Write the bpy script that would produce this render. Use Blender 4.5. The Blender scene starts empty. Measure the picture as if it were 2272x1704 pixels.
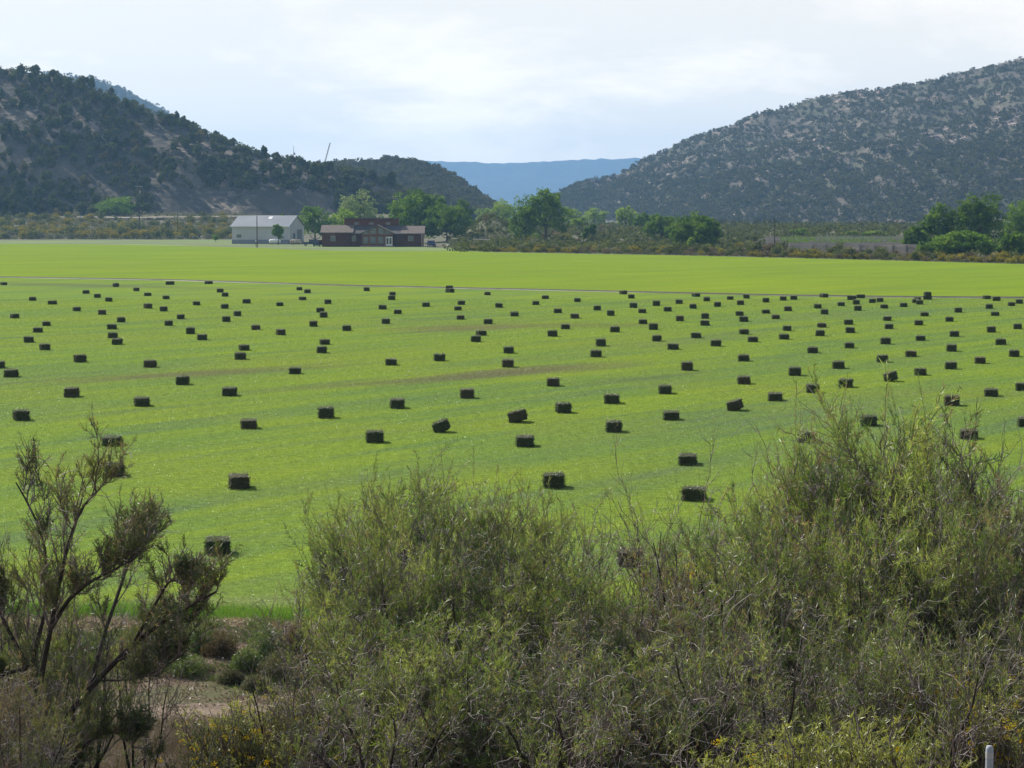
# Mown valley field with scattered square hay bales, seen over a tamarisk thicket.
SUN_STRENGTH = 5.0; SKY_STRENGTH = .11; EXPOSURE = .42
HAZE_DENS = .000095; HAZE_ANI = .3; HAZE_COL = (.31, .58, .97, 1)
import bpy, math, random
import numpy as np
from mathutils import noise as mnoise, Vector
R = math.radians
col = bpy.context.scene.collection
rng = np.random.default_rng(7)
random.seed(7)

# ---------------------------------------------------------------- camera geometry (photo is 2272 x 1704)
F = 5200.0; CX, CY = 1136.0, 852.0; HZ = 480.0; CAMZ = 8.45
P = math.atan((CY - HZ) / F)
cp, sp_ = math.cos(P), math.sin(P)
def ray(px, py):
    a = (px - CX) / F; b = (CY - py) / F
    return np.array([a, cp + b * sp_, -sp_ + b * cp])
def at(px, py, D):
    d = ray(px, py); t = D / d[1]
    return np.array([d[0] * t, D, CAMZ + d[2] * t])
def gnd(px, py, z=0.0):
    d = ray(px, py); t = (z - CAMZ) / d[2]
    return np.array([d[0] * t, d[1] * t, z])
def Xat(px, D): return at(px, HZ, D)[0]
def ppm(D): return F / D

# ---------------------------------------------------------------- object helpers
def tag(o, label=None, cat=None, group=None, kind=None):
    if label: o['label'] = label
    if cat: o['category'] = cat
    if group: o['group'] = group
    if kind: o['kind'] = kind
    return o
def empty(name, loc=(0, 0, 0), rz=0.0):
    o = bpy.data.objects.new(name, None); o.empty_display_size = 0.2
    o.location = loc; o.rotation_euler = (0, 0, rz); col.objects.link(o); return o
def link(name, me, parent=None, mats=()):
    for m in mats: me.materials.append(m)
    o = bpy.data.objects.new(name, me); col.objects.link(o)
    if parent is not None: o.parent = parent
    return o
def copy_tree(o, parent=None):
    c = o.copy(); col.objects.link(c); c.parent = parent
    for ch in list(o.children): copy_tree(ch, c)
    return c
def npmesh(name, V, Fs, mats_idx=None, smooth=False):
    """V (n,3); Fs: list of (k-gon index arrays)."""
    me = bpy.data.meshes.new(name)
    V = np.asarray(V, dtype=np.float32)
    me.vertices.add(len(V)); me.vertices.foreach_set('co', V.ravel())
    Fs = [np.asarray(f, dtype=np.int32) for f in Fs if len(f)]
    tot = np.concatenate([np.full(len(f), f.shape[1], dtype=np.int32) for f in Fs])
    loops = np.concatenate([f.ravel() for f in Fs])
    start = np.concatenate([[0], np.cumsum(tot)[:-1]]).astype(np.int32)
    me.loops.add(len(loops)); me.loops.foreach_set('vertex_index', loops)
    me.polygons.add(len(tot)); me.polygons.foreach_set('loop_start', start); me.polygons.foreach_set('loop_total', tot)
    if mats_idx is not None:
        me.polygons.foreach_set('material_index', np.concatenate([np.asarray(m, dtype=np.int32) for m in mats_idx if len(m)]))
    if smooth: me.polygons.foreach_set('use_smooth', np.ones(len(tot), dtype=bool))
    me.update(calc_edges=True); return me

class MB:
    """collects boxes, prisms, tubes into one mesh"""
    def __init__(s): s.v = []; s.f = []
    def add(s, vs, fs):
        n = len(s.v); s.v += [tuple(v) for v in vs]; s.f += [tuple(i + n for i in f) for f in fs]; return s
    def box(s, x0, x1, y0, y1, z0, z1):
        return s.add([(x0,y0,z0),(x1,y0,z0),(x1,y1,z0),(x0,y1,z0),(x0,y0,z1),(x1,y0,z1),(x1,y1,z1),(x0,y1,z1)],
                     [(0,3,2,1),(4,5,6,7),(0,1,5,4),(1,2,6,5),(2,3,7,6),(3,0,4,7)])
    def prism(s, poly, axis, a0, a1):
        """poly: list of 2D pts; axis 'x' (poly in y,z) or 'y' (poly in x,z)"""
        n = len(poly)
        mk = (lambda a, p: (a, p[0], p[1])) if axis == 'x' else (lambda a, p: (p[0], a, p[1]))
        vs = [mk(a0, p) for p in poly] + [mk(a1, p) for p in poly]
        fs = [tuple(range(n)), tuple(range(2*n-1, n-1, -1))] + [(i, i+n, (i+1) % n + n, (i+1) % n) for i in range(n)]
        return s.add(vs, fs)
    def tube(s, pts, rad, k=6, cap=True):
        pts = [np.array(p, float) for p in pts]
        if not hasattr(rad, '__len__'): rad = [rad] * len(pts)
        vs = []; fs = []
        d = pts[-1] - pts[0]; d = d / (np.linalg.norm(d) + 1e-9)
        u = np.cross(d, (0.3, 0.9, 0.1) if abs(d[2]) > .8 else (0, 0, 1)); u /= np.linalg.norm(u); w = np.cross(d, u)
        for p, r in zip(pts, rad):
            for j in range(k):
                a = 2*math.pi*j/k; vs.append(p + r*(math.cos(a)*u + math.sin(a)*w))
        for i in range(len(pts)-1):
            for j in range(k):
                a = i*k+j; b = i*k+(j+1) % k; fs.append((a, b, b+k, a+k))
        if cap: fs.append(tuple(range(k-1, -1, -1))); fs.append(tuple(range((len(pts)-1)*k, len(pts)*k)))
        return s.add(vs, fs)
    def build(s, name, m, parent=None, smooth=False):
        me = bpy.data.meshes.new(name); me.from_pydata(s.v, [], s.f)
        import bmesh
        bm = bmesh.new(); bm.from_mesh(me); bmesh.ops.recalc_face_normals(bm, faces=bm.faces); bm.to_mesh(me); bm.free()
        if smooth: me.polygons.foreach_set('use_smooth', [True]*len(me.polygons))
        me.update()
        return link(name, me, parent, [m])

# ---------------------------------------------------------------- numpy value noise
def _h(i, j, k=0, seed=0):
    n = (i * 374761393 + j * 668265263 + k * 2147483647 + seed * 1274126177) & 0xFFFFFFFF
    n = (n ^ (n >> 13)) * 1274126177 & 0xFFFFFFFF
    return ((n ^ (n >> 16)) & 0xFFFFFF) / float(0xFFFFFF)
def vnoise(x, y, seed=0):
    x = np.asarray(x, float); y = np.asarray(y, float)
    i = np.floor(x).astype(np.int64); j = np.floor(y).astype(np.int64)
    fx = x - i; fy = y - j; fx = fx*fx*(3-2*fx); fy = fy*fy*(3-2*fy)
    a = _h(i, j, 0, seed); b = _h(i+1, j, 0, seed); c = _h(i, j+1, 0, seed); d = _h(i+1, j+1, 0, seed)
    return (a*(1-fx)+b*fx)*(1-fy) + (c*(1-fx)+d*fx)*fy
def fbm(x, y, seed=0, oct=4):
    s = 0; a = .5; t = 0
    for o in range(oct):
        s = s + a*vnoise(x*2**o + 17.3*o, y*2**o - 9.1*o, seed+o); t += a; a *= .5
    return s/t   # 0..1
def sstep(a, b, x):
    t = np.clip((np.asarray(x, float)-a)/(b-a), 0, 1); return t*t*(3-2*t)

# ---------------------------------------------------------------- materials
def nmat(name):
    m = bpy.data.materials.new(name); m.use_nodes = True
    nt = m.node_tree; nt.nodes.clear()
    out = nt.nodes.new('ShaderNodeOutputMaterial')
    return m, nt, out
def N(nt, typ, **kw):
    n = nt.nodes.new(typ)
    for k, v in kw.items():
        if k.startswith('_'): setattr(n, k[1:], v)
        else: n.inputs[k.replace('__', ' ')].default_value = v
    return n
def rgba(c): return (c[0], c[1], c[2], 1.0)
def ramp(nt, fac, stops):
    r = nt.nodes.new('ShaderNodeValToRGB'); e = r.color_ramp.elements
    while len(e) < len(stops): e.new(0.5)
    for el, (p, c) in zip(e, stops):
        el.position = p; el.color = rgba(c) if hasattr(c, '__len__') else (c, c, c, 1)
    nt.links.new(fac, r.inputs[0]); return r.outputs[0]
def mixc(nt, fac, a, b, blend='MIX'):
    m = nt.nodes.new('ShaderNodeMix'); m.data_type = 'RGBA'; m.blend_type = blend; m.clamp_factor = True
    for s, v in ((m.inputs[0], fac), (m.inputs[6], a), (m.inputs[7], b)):
        if hasattr(v, 'is_linked') or hasattr(v, 'node'): nt.links.new(v, s)
        elif hasattr(v, '__len__'): s.default_value = rgba(v)
        else: s.default_value = v
    return m.outputs[2]
def mathn(nt, op, a, b=None, clamp=False):
    m = nt.nodes.new('ShaderNodeMath'); m.operation = op; m.use_clamp = clamp
    for s, v in ((m.inputs[0], a), (m.inputs[1], b)):
        if v is None: continue
        if hasattr(v, 'node'): nt.links.new(v, s)
        else: s.default_value = v
    return m.outputs[0]
def wpos(nt): return nt.nodes.new('ShaderNodeNewGeometry').outputs['Position']
def opos(nt): return nt.nodes.new('ShaderNodeTexCoord').outputs['Object']
def noise(nt, vec, scale, detail=4, rough=.55, dist=0.0):
    n = nt.nodes.new('ShaderNodeTexNoise'); nt.links.new(vec, n.inputs['Vector'])
    n.inputs['Scale'].default_value = scale; n.inputs['Detail'].default_value = detail
    n.inputs['Roughness'].default_value = rough; n.inputs['Distortion'].default_value = dist
    return n.outputs['Fac']
def mapping(nt, vec, loc=(0,0,0), rot=(0,0,0), scale=(1,1,1), typ='POINT'):
    m = nt.nodes.new('ShaderNodeMapping'); m.vector_type = typ; nt.links.new(vec, m.inputs[0])
    m.inputs['Location'].default_value = loc; m.inputs['Rotation'].default_value = rot; m.inputs['Scale'].default_value = scale
    return m.outputs[0]
def surf(name, stops, scale=1.0, rough=.9, detail=5, world=True, bump=0.0, bscale=None, spec=.2, metallic=0.0, stretch=(1,1,1), rand=0.0):
    m, nt, out = nmat(name)
    v = wpos(nt) if world else opos(nt)
    v2 = mapping(nt, v, scale=stretch)
    c = ramp(nt, noise(nt, v2, scale, detail), stops)
    if rand:
        oi = nt.nodes.new('ShaderNodeObjectInfo').outputs['Random']
        h = nt.nodes.new('ShaderNodeHueSaturation'); nt.links.new(c, h.inputs['Color'])
        nt.links.new(mathn(nt, 'MULTIPLY_ADD', oi, rand), h.inputs['Value']); h.inputs['Value'].links[0].from_node.inputs[2].default_value = 1-rand/2
        c = h.outputs[0]
    b = N(nt, 'ShaderNodeBsdfPrincipled', Roughness=rough, Metallic=metallic)
    b.inputs['Specular IOR Level'].default_value = spec
    nt.links.new(c, b.inputs['Base Color'])
    if bump:
        bn = N(nt, 'ShaderNodeBump', Strength=1.0, Distance=bump); nt.links.new(noise(nt, v2, bscale or scale*6, 5, .65), bn.inputs['Height'])
        nt.links.new(bn.outputs[0], b.inputs['Normal'])
    nt.links.new(b.outputs[0], out.inputs[0]); return m
def leaf(name, stops, scale=1.0, trans=.4, rand=.35, gloss=.0, ro=.45, tcol=None, detail=3):
    """leaf material: diffuse + translucent, clump-scale colour variation, per-object variation"""
    m, nt, out = nmat(name)
    c = ramp(nt, noise(nt, wpos(nt), scale, detail), stops)
    oi = nt.nodes.new('ShaderNodeObjectInfo').outputs['Random']
    h = nt.nodes.new('ShaderNodeHueSaturation'); nt.links.new(c, h.inputs['Color'])
    ma = nt.nodes.new('ShaderNodeMath'); ma.operation = 'MULTIPLY_ADD'; nt.links.new(oi, ma.inputs[0]); ma.inputs[1].default_value = rand; ma.inputs[2].default_value = 1-rand/2
    nt.links.new(ma.outputs[0], h.inputs['Value']); c = h.outputs[0]
    d = N(nt, 'ShaderNodeBsdfDiffuse'); t = N(nt, 'ShaderNodeBsdfTranslucent')
    nt.links.new(c, d.inputs[0])
    nt.links.new(mixc(nt, 1.0, c, tcol or (1.0, 1.0, .55), 'MULTIPLY'), t.inputs[0])
    mx = nt.nodes.new('ShaderNodeMixShader'); mx.inputs[0].default_value = trans
    nt.links.new(d.outputs[0], mx.inputs[1]); nt.links.new(t.outputs[0], mx.inputs[2])
    last = mx.outputs[0]
    if gloss:
        g = N(nt, 'ShaderNodeBsdfGlossy', Roughness=ro); g.inputs[0].default_value = (.9, .95, .9, 1)
        m2 = nt.nodes.new('ShaderNodeMixShader'); m2.inputs[0].default_value = gloss
        nt.links.new(last, m2.inputs[1]); nt.links.new(g.outputs[0], m2.inputs[2]); last = m2.outputs[0]
    nt.links.new(last, out.inputs[0]); return m

# row direction of the mown field: about 33 degrees right of straight ahead
ROW = R(33)
def field_colour(nt, kind):
    w = wpos(nt)
    # u along the windrows, v across them
    uv = mapping(nt, w, rot=(0, 0, ROW - R(90)))      # x' runs along rows
    warp = noise(nt, mapping(nt, w, scale=(.012,)*3), 1.0, 2)
    s1 = noise(nt, mapping(nt, uv, scale=(.018, .17, 1)), 1.0, 4, .6, .35)
    s2 = noise(nt, mapping(nt, uv, scale=(.06, .75, 1)), 1.0, 4, .6, .2)
    pt = noise(nt, w, .05, 4, .6)
    fine = noise(nt, w, 3.0, 3, .7)
    if kind == 'hay':
        c = ramp(nt, s1, [(.34, (.105, .165, .070)), (.46, (.13, .215, .042)), (.56, (.19, .27, .026)), (.68, (.115, .195, .048))])
        c2 = ramp(nt, s2, [(.36, (.11, .17, .068)), (.5, (.155, .24, .034)), (.64, (.20, .275, .026))])
        c = mixc(nt, .45, c, c2)
        c = mixc(nt, mathn(nt, 'MULTIPLY', ramp(nt, pt, [(.45, 0.0), (.65, 1.0)]), .35), c, (.215, .25, .028))
        # thin, worn patches where the soil and stubble show
        for (px, py, rx, ry, rot, st, cc) in PATCHES:
            g = gnd(px, py)
            q = mapping(nt, w, loc=(g[0], g[1], 0), rot=(0, 0, rot), scale=(rx, ry, 1e4), typ='TEXTURE')
            ln = nt.nodes.new('ShaderNodeVectorMath'); ln.operation = 'LENGTH'; nt.links.new(mapping(nt, q, scale=(1, 1, 0)), ln.inputs[0])
            k = mathn(nt, 'SUBTRACT', mathn(nt, 'ADD', 1.25, mathn(nt, 'MULTIPLY', s2, -.9)), ln.outputs['Value'], True)
            k = mathn(nt, 'MULTIPLY', mathn(nt, 'MULTIPLY', k, 1.7, True), st)
            c = mixc(nt, k, c, cc)
    else:
        h = noise(nt, mapping(nt, w, scale=(.02, .05, 1)), 1.0, 4, .6)
        c = ramp(nt, h, [(.35, (.15, .245, .020)), (.5, (.185, .275, .016)), (.66, (.215, .28, .024))])
        for (px, py, rx, ry, rot, st, cc) in PATCH2:
            g = gnd(px, py); q = mapping(nt, w, loc=(g[0], g[1], 0), rot=(0, 0, rot), scale=(rx, ry, 1e4), typ='TEXTURE')
            ln = nt.nodes.new('ShaderNodeVectorMath'); ln.operation = 'LENGTH'; nt.links.new(mapping(nt, q, scale=(1, 1, 0)), ln.inputs[0])
            c = mixc(nt, mathn(nt, 'MULTIPLY', mathn(nt, 'SUBTRACT', mathn(nt, 'ADD', .7, s2), ln.outputs['Value'], True), st), c, cc)
        c = mixc(nt, mathn(nt, 'MULTIPLY', ramp(nt, pt, [(.4, 0.0), (.6, 1.0)]), .5), c, (.155, .215, .03))
        c = mixc(nt, .4, c, ramp(nt, s1, [(.35, (.12, .195, .030)), (.6, (.20, .27, .020))]))
    c = mixc(nt, 1.0, c, ramp(nt, fine, [(.3, .68), (.7, 1.25)]), 'MULTIPLY')
    return c
PATCH2 = [(307, 583, 5, 3, 0, .8, (.30, .26, .14)), (268, 586, 4, 3, 0, .4, (.25, .24, .1)), (2040, 640, 8, 5, 0, .5, (.10, .17, .04)), (1650, 600, 30, 8, .3, .35, (.12, .20, .035)), (700, 598, 60, 10, -.3, .3, (.12, .20, .035))]
# px, py, radius x, radius y (m), rotation, strength, colour
PATCHES = [(1180, 822, 15, 3.6, R(50), .85, (.135, .125, .062)), (960, 842, 18, 3.2, R(46), .8, (.12, .125, .06)),
           (420, 830, 16, 3.6, R(46), .8, (.13, .125, .06)), (1040, 727, 15, 7, R(40), .7, (.16, .14, .06)),
           (1340, 722, 9, 8, R(40), .5, (.13, .145, .05)), (1420, 840, 10, 2.2, R(52), .7, (.10, .14, .055)),
           (180, 633, 45, 9, R(-35), .7, (.115, .135, .06)), (2230, 690, 7, 6, 0, .4, (.13, .19, .06)), (620, 1335, 8, 1.2, 0, .4, (.2, .22, .1))]

# ================================================================ SKY, SUN, CAMERA
SUN_EL, SUN_AZ = R(40), R(-45)          # azimuth from +Y, negative = left
scene = bpy.context.scene
wd = bpy.data.worlds.new('World'); scene.world = wd; wd.use_nodes = True
nt = wd.node_tree; bg = nt.nodes['Background']
sky = nt.nodes.new('ShaderNodeTexSky'); sky.sky_type = 'NISHITA'; sky.sun_disc = False
sky.sun_elevation = SUN_EL; sky.sun_rotation = SUN_AZ; sky.altitude = 1700; sky.air_density = 1.0; sky.dust_density = 2.2; sky.ozone_density = 2.0
tc = nt.nodes.new('ShaderNodeTexCoord').outputs['Generated']
cl = noise(nt, mapping(nt, tc, loc=(.9, .1, .35), scale=(5.5, 5.5, 15)), 1.0, 8, .62, .25)
cl2 = noise(nt, mapping(nt, tc, loc=(3.1, .4, 0), scale=(1.7, 1.7, 9)), 1.0, 5, .6, .2)
sep = nt.nodes.new('ShaderNodeSeparateXYZ'); nt.links.new(tc, sep.inputs[0])
band = ramp(nt, sep.outputs['Z'], [(.0, .15), (.02, .5), (.045, 1.0), (.075, .45), (.12, .25), (.3, .1)])
cf = mathn(nt, 'MULTIPLY', ramp(nt, cl, [(.45, 0.0), (.57, 1.0)]), band)
cf = mathn(nt, 'ADD', mathn(nt, 'MULTIPLY', cf, .75), mathn(nt, 'MULTIPLY', ramp(nt, cl2, [(.35, 0.0), (.7, 1.0)]), mathn(nt, 'MULTIPLY', band, .25)), True)
nt.links.new(mixc(nt, cf, mixc(nt, ramp(nt, sep.outputs['Z'], [(.0, .85), (.1, .85), (.25, .4), (.5, .05)]), sky.outputs[0], (7.5, 6.95, 6.1)), (10.6, 9.6, 8.4)), bg.inputs['Color'])
bg.inputs['Strength'].default_value = SKY_STRENGTH
sl = bpy.data.lights.new('sun', 'SUN'); sl.energy = SUN_STRENGTH; sl.angle = R(.5); sl.color = (1.0, .935, .83)
so = bpy.data.objects.new('sun', sl); col.objects.link(so)
sd = Vector((math.sin(SUN_AZ)*math.cos(SUN_EL), math.cos(SUN_AZ)*math.cos(SUN_EL), math.sin(SUN_EL)))
so.rotation_euler = sd.to_track_quat('Z', 'Y').to_euler(); so.location = (0, 0, 60)
cd = bpy.data.cameras.new('camera'); co = bpy.data.objects.new('camera', cd); col.objects.link(co); scene.camera = co
cd.sensor_width = 36; cd.lens = 36*F/2272; cd.clip_start = .3; cd.clip_end = 60000
co.location = (0, 0, CAMZ); co.rotation_euler = (math.pi/2 - P, 0, 0)
scene.view_settings.view_transform = 'Standard'; scene.view_settings.look = 'None'
scene.view_settings.exposure = EXPOSURE; scene.view_settings.gamma = 1
scene.cycles.use_denoising = True
scene.cycles.max_bounces = 6; scene.cycles.diffuse_bounces = 3; scene.cycles.transmission_bounces = 4; scene.cycles.volume_bounces = 1; scene.cycles.transparent_max_bounces = 8
scene.cycles.sample_clamp_indirect = 4

# ================================================================ GROUND
_py = [-200, 0, 10, 22, 28, 31, 34, 38, 44.6, 46.5, 48, 49.5, 50]
_pz = [9, 6.7, 5.2, 2.6, 1.0, .2, -.45, -.6, -.62, -.35, -.12, -.06, -.05]
def hgt(x, y):
    x = np.asarray(x, float); y = np.asarray(y, float)
    z = np.interp(y, _py, _pz)
    near = 1 - sstep(47.5, 50, y)
    z = z + near*((fbm(x*.35, y*.35, 3)-.5)*.5 + (fbm(x*1.6, y*1.6, 5)-.5)*.14)
    k = x/np.maximum(y, 30)*F + CX                      # photo column of the point
    left = 1 - sstep(900, 1080, k)
    zl = 9.2*sstep(855, 1020, y)
    zr = 3.6*sstep(620, 900, y)
    far = y > 560
    zz = left*zl + (1-left)*zr + 2.5*sstep(1100, 6000, y)*(1-.6*left)
    z = z + np.where(far, zz + (fbm(x*.03, y*.03, 9)-.5)*1.2*sstep(860, 960, y), 0)
    # brushy hillock right of the log house
    z = z + 5.5*np.exp(-(((k-1085)/42)**2) - ((y-800)/60.)**2)
    return z
ks = np.linspace(-1, 1, 301); ks = np.sign(ks)*np.abs(ks)**1.35
ys = np.concatenate([np.linspace(-60, 20, 9), np.linspace(22, 52, 61), np.geomspace(53, 860, 70)[0:], np.linspace(870, 1100, 34), np.geomspace(1120, 16000, 60)])
K, Y = np.meshgrid(ks, ys); X = K*(np.maximum(Y, 0)+45)
Zg = hgt(X, Y)
V = np.stack([X, Y, Zg], -1).reshape(-1, 3)
def gridfaces(r, c):
    a = (np.arange(r-1)[:, None]*c + np.arange(c-1)[None]).ravel()
    return np.stack([a, a+1, a+c+1, a+c], -1)
def ground_mat():
    m, nt, out = nmat('dry_ground')
    w = wpos(nt)
    n1 = noise(nt, w, .35, 5, .65); n2 = noise(nt, w, 2.2, 5, .7); n3 = noise(nt, w, .02, 3)
    c = ramp(nt, n2, [(.3, (.085, .06, .042)), (.5, (.14, .10, .072)), (.7, (.21, .16, .12))])
    c = mixc(nt, ramp(nt, n1, [(.48, 0.0), (.6, .75)]), c, (.095, .115, .045))
    # far off: sagebrush flats
    sy = nt.nodes.new('ShaderNodeSeparateXYZ'); nt.links.new(w, sy.inputs[0])
    far = mathn(nt, 'GREATER_THAN', sy.outputs['Y'], 300)
    fc = ramp(nt, n3, [(.35, (.09, .09, .055)), (.55, (.14, .13, .085)), (.7, (.10, .11, .05))])
    fc = mixc(nt, .5, fc, ramp(nt, noise(nt, w, .25, 4), [(.35, (.06, .07, .035)), (.65, (.16, .145, .10))]))
    c = mixc(nt, far, c, fc)
    b = N(nt, 'ShaderNodeBsdfPrincipled', Roughness=.95); b.inputs['Specular IOR Level'].default_value = .1
    nt.links.new(c, b.inputs['Base Color'])
    bn = N(nt, 'ShaderNodeBump', Strength=.8, Distance=.06); nt.links.new(noise(nt, w, 7, 5, .7), bn.inputs['Height']); nt.links.new(bn.outputs[0], b.inputs['Normal'])
    nt.links.new(b.outputs[0], out.inputs[0]); return m
GROUND_M = ground_mat()
tag(link('ground', npmesh('ground', V, [gridfaces(len(ys), len(ks))], smooth=True), mats=[GROUND_M]), kind='structure')

# ---- dirt track between the shrubs and the field
track_m = surf('pale_dirt', [(.3, (.12, .088, .062)), (.5, (.18, .135, .098)), (.72, (.27, .21, .155))], .9, bump=.03, bscale=6, stretch=(.35, 1.6, 1))
xs = np.linspace(-40, 40, 90); rows = np.linspace(0, 1, 7)
Vt = []
for t in rows:
    yy = 42.55 + .35*np.sin(xs*.21) + .02*xs + (t-.5)*2.1*(1+.15*np.sin(xs*1.3))
    Vt.append(np.stack([xs, yy, hgt(xs, yy)+.03 - .05*np.abs(np.cos(t*math.pi*2))*.5], -1))
tag(link('dirt_track', npmesh('dirt_track', np.concatenate(Vt), [gridfaces(7, 90)], smooth=True), mats=[track_m]), kind='structure')

# ---- hay field / far field / ditch
xw = np.linspace(-420, 300, 361)
near_y = 49.9 + .35*np.sin(xw*.5) + .2*np.sin(xw*1.7+1)
dp = np.array([gnd(px, py) for px, py in [(0, 615.5), (380, 622), (760, 634), (1020, 640), (1512, 651), (1760, 656.5), (2010, 660), (2272, 661.5)]])
def ext(pts, x):
    y = np.interp(x, pts[:, 0], pts[:, 1])
    s0 = (pts[1, 1]-pts[0, 1])/(pts[1, 0]-pts[0, 0]); s1 = (pts[-1, 1]-pts[-2, 1])/(pts[-1, 0]-pts[-2, 0])
    y = np.where(x < pts[0, 0], pts[0, 1] + s0*.6*(x-pts[0, 0]), y)
    return np.where(x > pts[-1, 0], pts[-1, 1] + s1*(x-pts[-1, 0]), y)
ditch_y = ext(dp, xw)
fp = np.array([gnd(px, py) for px, py in [(-900, 532), (0, 541), (200, 542), (480, 547), (760, 557), (1030, 557), (1100, 560), (1520, 567), (1900, 576), (2272, 586)]])
far_y = ext(fp, xw); far_y = np.maximum(far_y, ditch_y+20)
def strip(y0, y1, n, z=0.0, geo=False):
    ts = np.linspace(0, 1, n); 
    if geo: ts = (np.exp(ts*1.6)-1)/(math.exp(1.6)-1)
    return np.concatenate([np.stack([xw, y0+(y1-y0)*t, np.full_like(xw, z)], -1) for t in ts]), [gridfaces(n, len(xw))]
def field_mat(kind):
    m, nt, out = nmat(kind+'_field')
    c = field_colour(nt, kind)
    d = N(nt, 'ShaderNodeBsdfDiffuse'); g = N(nt, 'ShaderNodeBsdfGlossy', Roughness=.5); g.inputs[0].default_value = (.8, .9, .7, 1)
    nt.links.new(c, d.inputs[0])
    bn = N(nt, 'ShaderNodeBump', Strength=.9, Distance=.07); nt.links.new(noise(nt, wpos(nt), 9, 4, .75), bn.inputs['Height'])
    nt.links.new(bn.outputs[0], d.inputs['Normal']); nt.links.new(bn.outputs[0], g.inputs['Normal'])
    mx = nt.nodes.new('ShaderNodeMixShader'); mx.inputs[0].default_value = .015
    nt.links.new(d.outputs[0], mx.inputs[1]); nt.links.new(g.outputs[0], mx.inputs[2]); nt.links.new(mx.outputs[0], out.inputs[0]); return m
HAY_M = field_mat('hay')
Vf, Ff = strip(near_y, ditch_y-.9, 30, 0.0, True)
Vf = np.concatenate([np.stack([xw, near_y-.5, np.full_like(xw, -.09)], -1), Vf]); Ff = [gridfaces(31, len(xw))]
tag(link('hay_field', npmesh('hay_field', Vf, Ff), mats=[HAY_M]), kind='structure')
Vf, Ff = strip(ditch_y+1.6, far_y, 20, .004)
tag(link('green_field', npmesh('green_field', Vf, Ff), mats=[field_mat('bright')]), kind='structure')
# ditch: pale concrete lip, dark channel, weedy far bank
lip_m = surf('pale_concrete', [(.42, (.16, .17, .10)), (.5, (.36, .35, .30)), (.6, (.50, .49, .45))], .05, stretch=(1, .1, 1))
conc = MB(); n = len(xw)
def sheet(name, prof, mat_, kind='structure', step=1):
    rows_ = [np.stack([xw, ditch_y+dy, np.full_like(xw, z)], -1) for dy, z in prof]
    return tag(link(name, npmesh(name, np.concatenate(rows_), [gridfaces(len(prof), len(xw))]), mats=[mat_]), kind=kind)
dark_m = surf('ditch_channel', [(.3, (.05, .045, .03)), (.7, (.10, .09, .06))], .5)
sheet('ditch_lining', [(-.9, -.02), (-.88, .05), (-.70, .05), (-.4, -.035), (.2, -.035)], lip_m)
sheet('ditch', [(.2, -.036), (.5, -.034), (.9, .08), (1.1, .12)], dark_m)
verge_m = surf('ditch_bank', [(.42, (.08, .13, .03)), (.54, (.14, .15, .06)), (.66, (.28, .20, .11))], .09, stretch=(1, .5, 1))
sheet('ditch_bank', [(1.1, .12), (1.5, .12), (2.1, .06), (2.6, -.01)], verge_m)
# ---- rough lawn in front of the buildings, up to the brush
lx = np.linspace(-330, 3, 120); ly0 = ext(fp, lx)-1.0
bottom = []
fy = np.where(lx/700*F+CX < 470, 858, 800)
rowsl = [np.stack([lx, ly0+(fy-ly0)*t, np.full_like(lx, -.03)], -1) for t in np.linspace(0, 1, 12)]
lawn_m = surf('rough_lawn', [(.36, (.12, .115, .06)), (.5, (.115, .165, .045)), (.66, (.15, .22, .04))], .035, stretch=(.6, 1, 1), bump=.05, bscale=1.5)
tag(link('lawn', npmesh('lawn', np.concatenate(rowsl), [gridfaces(12, 120)]), mats=[lawn_m]), kind='structure')
# ---- gravel road at the foot of the left hill
rp = [(180, 492, 968), (240, 489.5, 972), (330, 489, 975), (440, 490, 972), (540, 490, 960)]
rx = np.linspace(-190, -105, 50); ry = 975 + 4*np.sin(rx*.05)
rrows = [np.stack([rx, ry+d, hgt(rx, ry+d)+.55+(.5 if d > -3 else 0)], -1) for d in (-2, -1, 3)]
tag(link('gravel_road', npmesh('gravel_road', np.concatenate(rrows), [gridfaces(3, 50)]), mats=[surf('gravel', [(.3, (.20, .17, .13)), (.7, (.28, .245, .20))], .3)]), kind='structure')

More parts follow.
